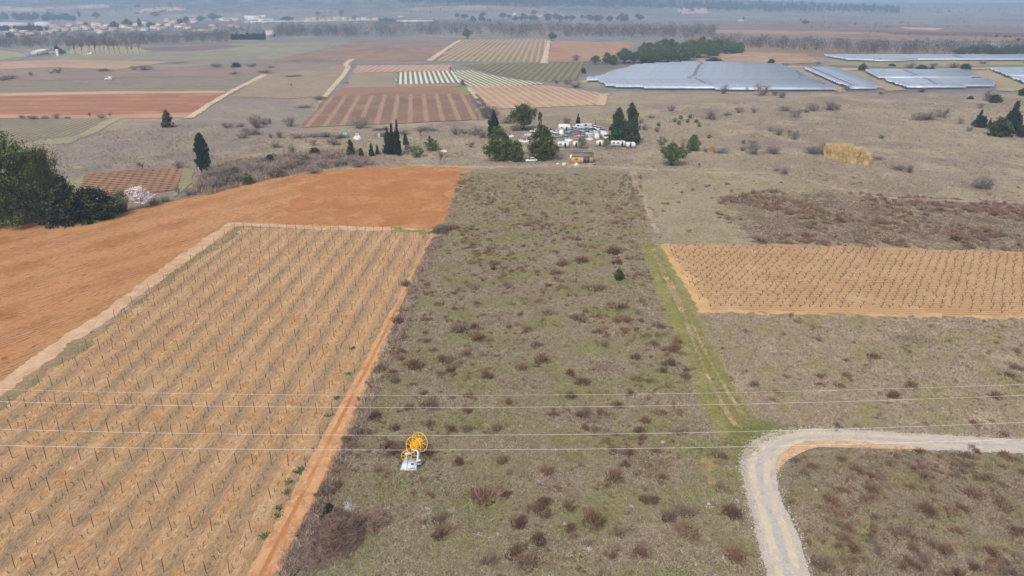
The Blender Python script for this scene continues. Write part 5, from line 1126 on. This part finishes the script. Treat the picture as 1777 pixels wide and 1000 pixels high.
def car(p, rz, col, label, van=False, group=None, wheel=True):
    o = root("van" if van else "car", p, label, "van" if van else "car", group, rz); mb = MB()
    if van:
        mb.add(*loft([(-2.3, .85, .82, .35, 1.0), (-2.25, .9, .86, .28, 1.15), (-1.5, .92, .88, .25, 1.2), (2.2, .92, .88, .25, 1.2), (2.35, .88, .85, .32, 1.15)]))
        mb.add(*loft([(-1.5, .86, .8, 1.2, 1.24), (-.85, .88, .8, 1.2, 2.05), (2.2, .88, .8, 1.2, 2.1), (2.32, .84, .76, 1.15, 2.0)])); gl = [(-1.42, .8, .74, 1.27, 1.29), (-.9, .885, .82, 1.3, 1.93), (.0, .89, .825, 1.3, 1.95)]
        bod = "body"
    else:
        mb.add(*loft([(-2.0, .72, .68, .38, .62), (-1.9, .82, .76, .28, .78), (-.9, .86, .80, .24, .92), (.9, .86, .80, .24, .95), (1.75, .84, .76, .26, .92), (1.95, .76, .70, .36, .75)]))
        mb.add(*loft([(-.35, .60, .56, 1.38, 1.43), (0, .64, .60, 1.36, 1.46), (.8, .64, .60, 1.36, 1.46), (1.1, .60, .56, 1.34, 1.41)])); gl = [(-1.0, .74, .68, .90, .93), (-.35, .77, .62, .92, 1.39), (1.1, .77, .60, .93, 1.36), (1.55, .73, .68, .90, .95)]
    part("body", mb, col, o); mb = MB(); mb.add(*loft(gl)); part("window", mb, M_dkglass, o)
    mb = MB(); x = -2.31 if van else -1.97
    for s_ in (-1, 1): mb = MB(); mb.box((x + .02, s_ * .6, .66 if not van else .85), (.06, .26, .14)); part("headlight", mb, M_rim, o)
    if wheel: wheels(o, (-1.25, 1.25) if not van else (-1.5, 1.4), .78)
    return o
def caravan(px, py, L, label, col, rz=0.0, h=2.5, motor=False, door=True):
    p = G(px, py); o = root("motorhome" if motor else "caravan", p, label, "motorhome" if motor else "caravan", None, rz); mb = MB(); w_ = 1.05
    mb.add(*loft([(-L / 2, w_ * .9, w_ * .88, .7, h * .8), (-L / 2 + .2, w_, w_, .45, h * .96), (-L / 2 + .6, w_, w_ * .98, .4, h), (L / 2 - .6, w_, w_ * .98, .4, h), (L / 2 - .15, w_, w_, .45, h * .95), (L / 2, w_ * .9, w_ * .88, .7, h * .8)]))
    if motor: mb.add(*loft([(-L / 2 - 1.3, .85, .8, .4, 1.0), (-L / 2 - .9, .95, .85, .35, 1.25), (-L / 2 - .1, .98, .9, .35, 1.35)])); mb.add(*loft([(-L / 2 - .7, .9, .9, 1.8, 2.3), (-L / 2 + .3, 1.0, 1.0, 1.75, h + .05)]))
    part("body", mb, col, o)
    if motor: mb = MB(); mb.add(*loft([(-L / 2 - .85, .86, .8, 1.28, 1.3), (-L / 2 - .1, .92, .88, 1.3, 1.85)])); part("windscreen", mb, M_dkglass, o)
    n = max(1, int(L / 1.8))
    for k in range(n):
        x = -L / 2 + L * (k + .6) / (n + .4)
        if door and k == n - 1: mb = MB(); mb.box((x, -w_ - .02, 1.25), (.7, .06, 1.65)); part("door", mb, M_dkglass, o)
        else: mb = MB(); mb.box((x, -w_ - .02, 1.65), (.8, .06, .55)); part("window", mb, M_dkglass, o)
    wheels(o, (-.45, .45) if not motor else (-L / 2 - .5, L / 2 - 1.2), 1.0, .32)
    return o
Wt = PAINT["white"]
caravan(979, 228, 5.0, "large white box caravan with a dark door at the back of the scrap yard", Wt, .05, 2.9)
caravan(977, 257, 4.2, "dirty white caravan half hidden right of the widest pine", Wt, .0, 2.3)
caravan(1000, 256, 2.8, "short white caravan behind the sapling near the wooden cabin", Wt, .1, 2.2)
caravan(1041, 255, 2.9, "beige caravan next to the small green tree", PAINT["beige"], 0, 2.4)
caravan(1072, 255, 5.4, "long white caravan with a dark open door below the cedars", Wt, .03, 2.2)
caravan(1094, 257, 3.4, "white caravan at the right end of the yard below the taller cedar", Wt, 0, 2.1)
caravan(1048, 241, 3.2, "white motorhome with an over-cab bulge left of the cedars", Wt, 1.9, 2.9, True, False)
CARS = [(928, 230, "white", .1, 0, "white car parked nearest the round-topped pine"), (964, 232, "white", .2, 0, "white car behind the widest pine, left of a white van"), (974, 235, "white", 1.4, 1, "white van facing the front of the scrap yard"), (967, 239, "grey", .1, 0, "dark grey car in front of the white van"),
        (985, 237, "teal", .2, 0, "teal car beside the large box caravan"), (982, 242, "teal", 1.2, 0, "dull green car nearest the front of the scrap yard"), (996, 227, "blue", .4, 0, "light blue car right of the large box caravan"), (1004, 224, "white", .1, 1, "white van at the back row right of the box caravan"),
        (1012, 229, "blue", 1.1, 0, "sky blue car between a red car and the back row"), (1005, 234, "red", .1, 0, "dark red car in the middle of the yard"), (1017, 223, "silver", .1, 1, "silver van in the yard's back row"), (1019, 229, "teal", .5, 0, "grey-green car behind the dark red one"),
        (1027, 228, "dark", .2, 0, "black car in the yard's right half"), (1038, 226, "silver", .0, 0, "silver car at the right end of the back row"), (1035, 241, "white", 1.5, 1, "white van next to the motorhome"), (952, 230, "silver", .3, 0, "silver car behind the widest pine's crown"), (990, 230, "grey", .8, 0, "grey car between teal and light blue ones"),
        (1024, 234, "white", .2, 0, "white car right of the dark red one"), (922, 281, "white", .1, 0, "white car alone at the foot of the bushy pines"), (1044, 229, "grey", .3, 0, "grey car behind the motorhome"), (1031, 224, "white", .2, 0, "white car behind the black one"), (1010, 238, "grey", .2, 0, "grey car in front of the dark red one")]
for x, y, c, rz, van, lab in CARS: car(G(x, y), rz + .1, PAINT[c], lab, bool(van))
car(G(189, 139), .3, Wt, "white car alone on a lane of the far grey-green plain", True)
car(G(156, 95), .1, Wt, "white van parked under the avenue of leafless trees", True)
car(G(148, 96.5), .1, Wt, "white car next to the van under the leafless avenue")
car(G(915, 69), .1, Wt, "white car at the top of the striped green vineyard")
def heap(px, py, wpx, hpx, cols, n, label, cat="scrap heap", seed=0):
    p = G(px, py); s = mpp(p); rng = np.random.default_rng(seed); mb = MB(); mb.tube([(0, 0, -.1), (0, 0, hpx * s * .5), (0, 0, hpx * s * .55)], [wpx * s * .46, wpx * s * .36, wpx * s * .2], 9)
    for i in range(n):
        r = rng.uniform(0, .5) ; a = rng.uniform(0, 6.28); z = hpx * s * rng.uniform(.05, 1) * (1 - r * 1.6)
        mb.box((r * wpx * s * math.cos(a), r * wpx * s * math.sin(a) * .7, max(.1, z)), rng.uniform(.3, 1.1, 3) * [1.2, 1, .5], rng.uniform(0, 3), int(rng.integers(0, len(cols))), rng.normal() * .5)
    tag(link("scrap_heap", mb.mesh("scrap_heap", cols), None, p), label, cat)
PW, PS, PR, PB, PD = PAINT["white"], PAINT["silver"], PAINT["red"], PAINT["blue"], PAINT["dark"]
heap(987, 245, 18, 6, [PW, PS, PW], 26, "white heap of scrap sheets in front of the parked cars", seed=1)
heap(1024, 243, 14, 4, [PS, PAINT["beige"], PW], 18, "flat pale scrap heap left of the white van", seed=2)
heap(916, 235, 12, 4, [PW, PS, PB], 18, "small pale scrap heap under the round-topped pine", seed=3)
heap(908, 246, 26, 5, [PW, PD, PR, PS], 30, "mixed scrap heap between the two bushy pines", seed=4)
heap(1022, 236, 22, 3, [PW, PB, PR, PD], 22, "low mixed scrap heap among the cars", seed=5)
heap(955, 246, 14, 5, [PW, PS, PD], 18, "scrap heap at the right flank of the widest pine", seed=6)
heap(1060, 243, 14, 5, [PW, PS, PB], 16, "scrap heap at the feet of the cedars", seed=7)
heap(621, 241, 17, 9, [PW, PS], 26, "whitish tarpaulin heap beside the turquoise tank", seed=8)
heap(771, 263, 13, 3, [PW, PS], 12, "thin white litter heap right of the green bushes", seed=9)
heap(886, 238, 9, 4, [PW, PS], 10, "small white scrap heap behind the left bushy pine", seed=10)
heap(1036, 228, 26, 3, [PS, PW, PB, PD], 24, "long low heap of car parts in the back row", seed=11)
for i, (x, y) in enumerate([(968, 286), (1000, 288), (902, 270), (894, 258)]):
    p = G(x, y); rng = np.random.default_rng(i); mb = MB(); mb.box((0, 0, .25), (.9, .7, .5), .3); mb.box((.5, .3, .12), (.5, .5, .24), .8); tag(link("scrap_crate", mb.mesh("scrap_crate", [PW]), None, p), ["white crate left of the wooden cabin's front", "white crate at the wooden cabin's corner", "white box below the left bushy pine", "white box behind the left bushy pine"][i], "crate")
p = G(979, 288); mb = MB(); mb.box((0, 0, .45), (1.3, .8, .9), .1); mb.box((0, 0, .94), (1.36, .86, .08), .1); tag(link("chest_freezer", mb.mesh("chest_freezer", [PW]), None, p), "white chest freezer standing left of the wooden cabin", "freezer")
p = G(600, 238); mb = MB(); mb.tube([(0, 0, 0), (0, 0, .1), (0, 0, 1.5), (0, 0, 1.75)], [.9, 1.05, 1.05, .5], 12); mb.box((0, 0, 1.85), (.5, .5, .2)); tag(link("water_tank", mb.mesh("water_tank", [PAINT["turquoise"]]), None, p), "turquoise water tank left of the whitish heap", "tank")
p = G(658, 238); mb = MB(); mb.tube([(0, 0, 0), (0, 0, 1.3)], .4, 10); tag(link("barrel", mb.mesh("barrel", [PW]), None, p), "white barrel beside the small dark shed", "barrel")
small_box("dark_shed", 667, 238, 13, 3, 7, "small dark tin shed behind the three cypresses", "shed", (M_dkwood, R_[3]))
p = G(1033, 222); mb = MB(); mb.tube([(0, 0, 0), (0, 0, 3.6)], .12, 6); tag(link("dark_post", mb.mesh("dark_post", [M_post]), None, p), "single dark post behind the parked cars", "post")
# rough fence stakes before the thicket
for i, x in enumerate(np.linspace(604, 660, 8)):
    p = G(x, 273); mb = MB(); mb.tube([(0, 0, 0), (.05, 0, 1.7 + .3 * (i % 3))], .07, 5); tag(link("fence_stake", mb.mesh("fence_stake", [M_post]), None, p), "thin leaning stake in the row below the small conifers", "stake", "stakes below the small conifers")
# --- the wooden cabin
p = G(1010, 284); o = root("wooden_cabin", p + [0, 1.7, 0], "small yellow-brown plank cabin with a black double opening before the scrap yard", "cabin", None, -.04)
t = NT("plank_wood", .8, .2); co = t.coord(); wv = t.n("ShaderNodeTexWave"); t.l(co, wv.inputs[0]); wv.inputs["Scale"].default_value = 1.5; wv.inputs["Distortion"].default_value = .4
t.base(t.mix(wv.outputs["Fac"], (.52, .33, .13, 1), (.42, .26, .11, 1))); M_plank = t.m
mb = MB(); mb.add(*[np.array(q) for q in ([(-3.6, -1.7, 0), (3.6, -1.7, 0), (3.6, 1.7, 0), (-3.6, 1.7, 0), (-3.6, -1.7, 2.35), (3.6, -1.7, 2.35), (3.6, 1.7, 2.75), (-3.6, 1.7, 2.75)], [[0, 3, 2, 1], [4, 5, 6, 7], [0, 1, 5, 4], [1, 2, 6, 5], [2, 3, 7, 6], [3, 0, 4, 7]])]); part("wall", mb, M_plank, o)
mb = MB(); mb.add([(-3.4, -2.0, 2.40), (3.95, -2.0, 2.40), (3.95, 2.0, 2.88), (-3.4, 2.0, 2.88), (-3.4, -2.0, 2.52), (3.95, -2.0, 2.52), (3.95, 2.0, 3.0), (-3.4, 2.0, 3.0)], [[0, 3, 2, 1], [4, 5, 6, 7], [0, 1, 5, 4], [1, 2, 6, 5], [2, 3, 7, 6], [3, 0, 4, 7]]); rf = part("roof", mb, R_[3], o)
mb = MB(); mb.box((-.1, -.3, 2.85), (1.2, 1.0, .16), .2, 0, -.1); part("blue_tarpaulin", mb, PAINT["blue"], rf)
mb = MB(); mb.box((-3.55, -1.2, 2.2), (.9, 1.4, .1), 0, 0, .9); part("white_sheet", mb, PW, o)
for x in (.95, 2.0): mb = MB(); mb.box((x, -1.73, 1.25), (.95, .06, 1.9)); part("door", mb, M_dkglass, o)
mb = MB(); mb.box((-1.9, -1.73, 1.5), (.9, .06, .5)); part("window", mb, PR, o)
for x in (-3.57, -2.6, -1.2, -.2, .4, 2.6, 3.57): mb = MB(); mb.box((x, -1.74, 1.18), (.1, .08, 2.34)); part("batten", mb, W_[2], o)
mb = MB(); mb.box((2.6, -2.6, .3), (2.2, .7, .6), .1); mb.box((3.7, -2.5, .5), (.6, .5, .5), .4); tag(link("grey_bench", mb.mesh("grey_bench", [PAINT["grey"]]), None, p), "grey lumber bench leaning before the cabin's dark doors", "bench")
heap(1000, 287, 6, 3, [PAINT["beige"], PW], 8, "little beige heap at the cabin's left foot", seed=12)
mb = MB(); pq = G(1165 + 48, 291); mb.tube([(-.4, 0, 0), (-.2, 0, 1)], .06, 5); mb.tube([(.4, 0, 0), (.2, 0, 1)], .06, 5); mb.box((0, 0, 1.0), (.9, .5, .12)); mb.box((0, .2, 1.25), (.5, .1, .4)); tag(link("feeding_stand", mb.mesh("feeding_stand", [M_post]), None, pq), "small dark wooden stand right of the lone spreading pine", "stand")

# ================================================================== THE REEL
M_yel = simple("yellow_paint", (.75, .40, .012, 1), .45, .4, .1, 2); M_wsteel = simple("white_steel", (.5, .53, .58, 1), .45, .4, .06, 2); M_dksteel = simple("dark_steel", (.05, .05, .055, 1), .5, .4)
def ringpts(c, ax, r, n=28):
    ax = np.array(ax, float); ax /= np.linalg.norm(ax); u = np.cross(ax, [0, 0, 1]); u /= np.linalg.norm(u); v = np.cross(u, ax); a = np.arange(n) * 2 * math.pi / n
    return np.array(c) + r * (np.cos(a)[:, None] * u + np.sin(a)[:, None] * v)
def wheel_mb(c, ax, r, spokes, tr=.035, hub=.14):
    mb = MB(); mb.tube(ringpts(c, ax, r), tr, 6, 0, True); mb.tube(ringpts(c, ax, hub), tr, 6, 0, True)
    P, Q = ringpts(c, ax, r, spokes), ringpts(c, ax, hub, spokes)
    for a, b in zip(P, Q): mb.tube([b, a], tr * .8, 5)
    return mb
p0 = G(710, 817); o = root("cable_reel_stand", p0, "yellow cable reel on a white steel stand parked in the meadow", "cable reel")
mb = MB(); V = [(-1.05, 0, .10), (.86, -.06, .10), (.74, 1.5, .62), (-.66, 1.6, .62)]; mb.add(V + [(a, b, c - .08) for a, b, c in V], [[0, 1, 2, 3], [7, 6, 5, 4], [0, 4, 5, 1], [1, 5, 6, 2], [2, 6, 7, 3], [3, 7, 4, 0]])
pl = part("base_plate", mb, M_wsteel, o)
mb = MB(); mb.box((-.28, .8, .39), (.05, 1.45, .06), 0, 0, .33); part("rib", mb, M_dksteel, pl)
mb = MB(); mb.box((.30, .72, .375), (.30, .2, .05), 0, 0, .33); part("slot", mb, M_dksteel, pl); mb = MB(); mb.box((.34, .2, .20), (.56, .09, .05), 0, 0, .33); part("slot", mb, M_dksteel, pl)
for x in (-.9, .72): mb = MB(); mb.box((x, .7, .14), (.08, 1.3, .26), 0, 0, 0); part("runner", mb, M_wsteel, o)
mb = MB(); mb.tube([(.80, .9, .15), (.88, 1.3, .8), (.94, 1.5, 1.35), (.80, 1.6, 1.62), (.2, 1.75, 1.68)], [.15, .14, .13, .10, .05], 6); part("mast", mb, M_wsteel, o)
mb = MB(); mb.tube([(-.50, 1.5, .5), (-.46, 1.6, 1.0), (-.2, 1.7, 1.25)], [.08, .07, .05], 6); part("mast", mb, M_wsteel, o)
for z in (.45, .85): mb = MB(); mb.box((1.1, .8, z), (.46, .3, .2)); part("bracket", mb, M_wsteel, o); mb = MB(); mb.box((1.05, .68, z - .18), (.38, .2, .14)); part("clamp", mb, M_dksteel, o)
mb = MB(); mb.tube([(-.5, 1.62, 1.12), (.1, 1.72, 1.2), (.4, 1.8, 1.3)], .05, 5); mb.box((-.3, 1.66, 1.15), (.6, .3, .16)); part("cross_beam", mb, M_wsteel, o)
ax = np.array([.50, .80, -.25]); ax /= np.linalg.norm(ax); c1 = np.array([.30, 2.25, 1.72]); c2 = c1 + ax * 1.15 + [0, 0, .28]
part("reel_flange", wheel_mb(c1, ax, 1.12, 10, .042, .24), M_yel, o); part("reel_flange", wheel_mb(c2, ax, 1.18, 10, .042, .24), M_yel, o)
mb = MB()
for a, b in zip(ringpts(c1, ax, .46, 9), ringpts(c2, ax, .46, 9)): mb.tube([a, b], .075, 5)
for u in (0, .25, .5, .75, 1): mb.tube(ringpts(c1 + (c2 - c1) * u, ax, .46, 18), .06, 5, 0, True)
mb.tube([c1 - ax * .2, c2 + ax * .15], .16, 8); part("drum", mb, M_yel, o)
c3 = np.array([-.50, 1.75, .70]); ax3 = np.array([.25, .90, -.25]); part("small_wheel", wheel_mb(c3, ax3, .66, 8, .04, .2), M_yel, o)
mb = MB(); mb.tube([c3 - ax3 * .25, c3 + ax3 * .4], .08, 6); part("axle", mb, M_dksteel, o)
mb = MB(); mb.tube([c2, (c2[0] + .1, c2[1] + .1, .02)], .06, 6); part("rear_leg", mb, M_wsteel, o)

# --- loose stones along the gravel road's edges
rs = np.random.default_rng(88); n = 5200; k = rs.integers(0, 160, n); u = np.where(rs.random(n) < .5, rs.normal(.02, .05, n), rs.normal(.98, .05, n)); u = np.where(rs.random(n) < .2, rs.uniform(0, 1, n), u)
Q = Wo[k] * (1 - u[:, None]) + Wi[k] * u[:, None] + rs.normal(size=(n, 2)) * .25; mb = MB()
for q in Q[(Q[:, 0] > 5) & (Q[:, 0] < 90)]:
    d = rs.uniform(.03, .09); V = rs.normal(size=(6, 3)) * .15 + np.array([[1, 0, 0], [-1, 0, 0], [0, 1, 0], [0, -1, 0], [0, 0, .8], [0, 0, -.5]]); mb.add(V * d + [q[0], q[1], .14], [[0, 2, 4], [2, 1, 4], [1, 3, 4], [3, 0, 4]])
tag(link("gravel_stones", mb.mesh("gravel_stones", [simple("pale_stone", A(206, 196, 186), .9, .1, .2, 3)])), "loose pale stones along the gravel road", "stones", None, 'stuff')

# ================================================================== OVERHEAD WIRES
M_wire = simple("aluminium_wire", (.62, .60, .58, 1), .5, .4, .05, 1)
for (ya, yb, yc), lab, r in [((676, 686, 667), "faintest and farthest of the four overhead wires crossing the meadow", .010), ((697, 707, 686), "second farthest overhead wire, just below the faintest one", .013), ((745, 755, 733), "third overhead wire, passing over the top of the yellow reel", .013), ((773, 780.5, 762), "nearest overhead wire, passing over the middle of the yellow reel", .013)]:
    v = (CY - yb) / F; dz = math.sin(TH) - v * math.cos(TH); Z = 11.0; k = (H - Z) / dz; Y0 = k * (math.cos(TH) + v * math.sin(TH))
    pts = []
    for x, y in ((0, ya), (CX, yb), (1777, yc)):
        v = (CY - y) / F; kk = Y0 / (math.cos(TH) + v * math.sin(TH)); pts.append(((x - CX) / F * kk, H - kk * (math.sin(TH) - v * math.cos(TH))))
    cf = np.polyfit([q[0] for q in pts], [q[1] for q in pts], 2); X = np.linspace(-75, 75, 60)
    mb = MB(); mb.tube(np.stack([X, np.full(60, Y0), np.polyval(cf, X)], 1), r, 5); tag(link("overhead_wire", mb.mesh("overhead_wire", [M_wire])), lab, "wire")
# ================================================================== THE AIR
def haze():
    t = bpy.data.materials.new("haze_air"); t.use_nodes = True; n = t.node_tree
    n.nodes.remove(n.nodes["Principled BSDF"])
    v = n.nodes.new("ShaderNodeVolumePrincipled"); v.inputs["Color"].default_value = (0.52, 0.72, 1.0, 1); v.inputs["Density"].default_value = SIG; v.inputs["Anisotropy"].default_value = 0.2
    n.links.new(v.outputs[0], n.nodes["Material Output"].inputs["Volume"])
    mb = MB(); mb.box((0, 5500, 99), (19000, 13400, 200)); o = link("haze", mb.mesh("haze", [t])); tag(o, kind='stuff')
haze()
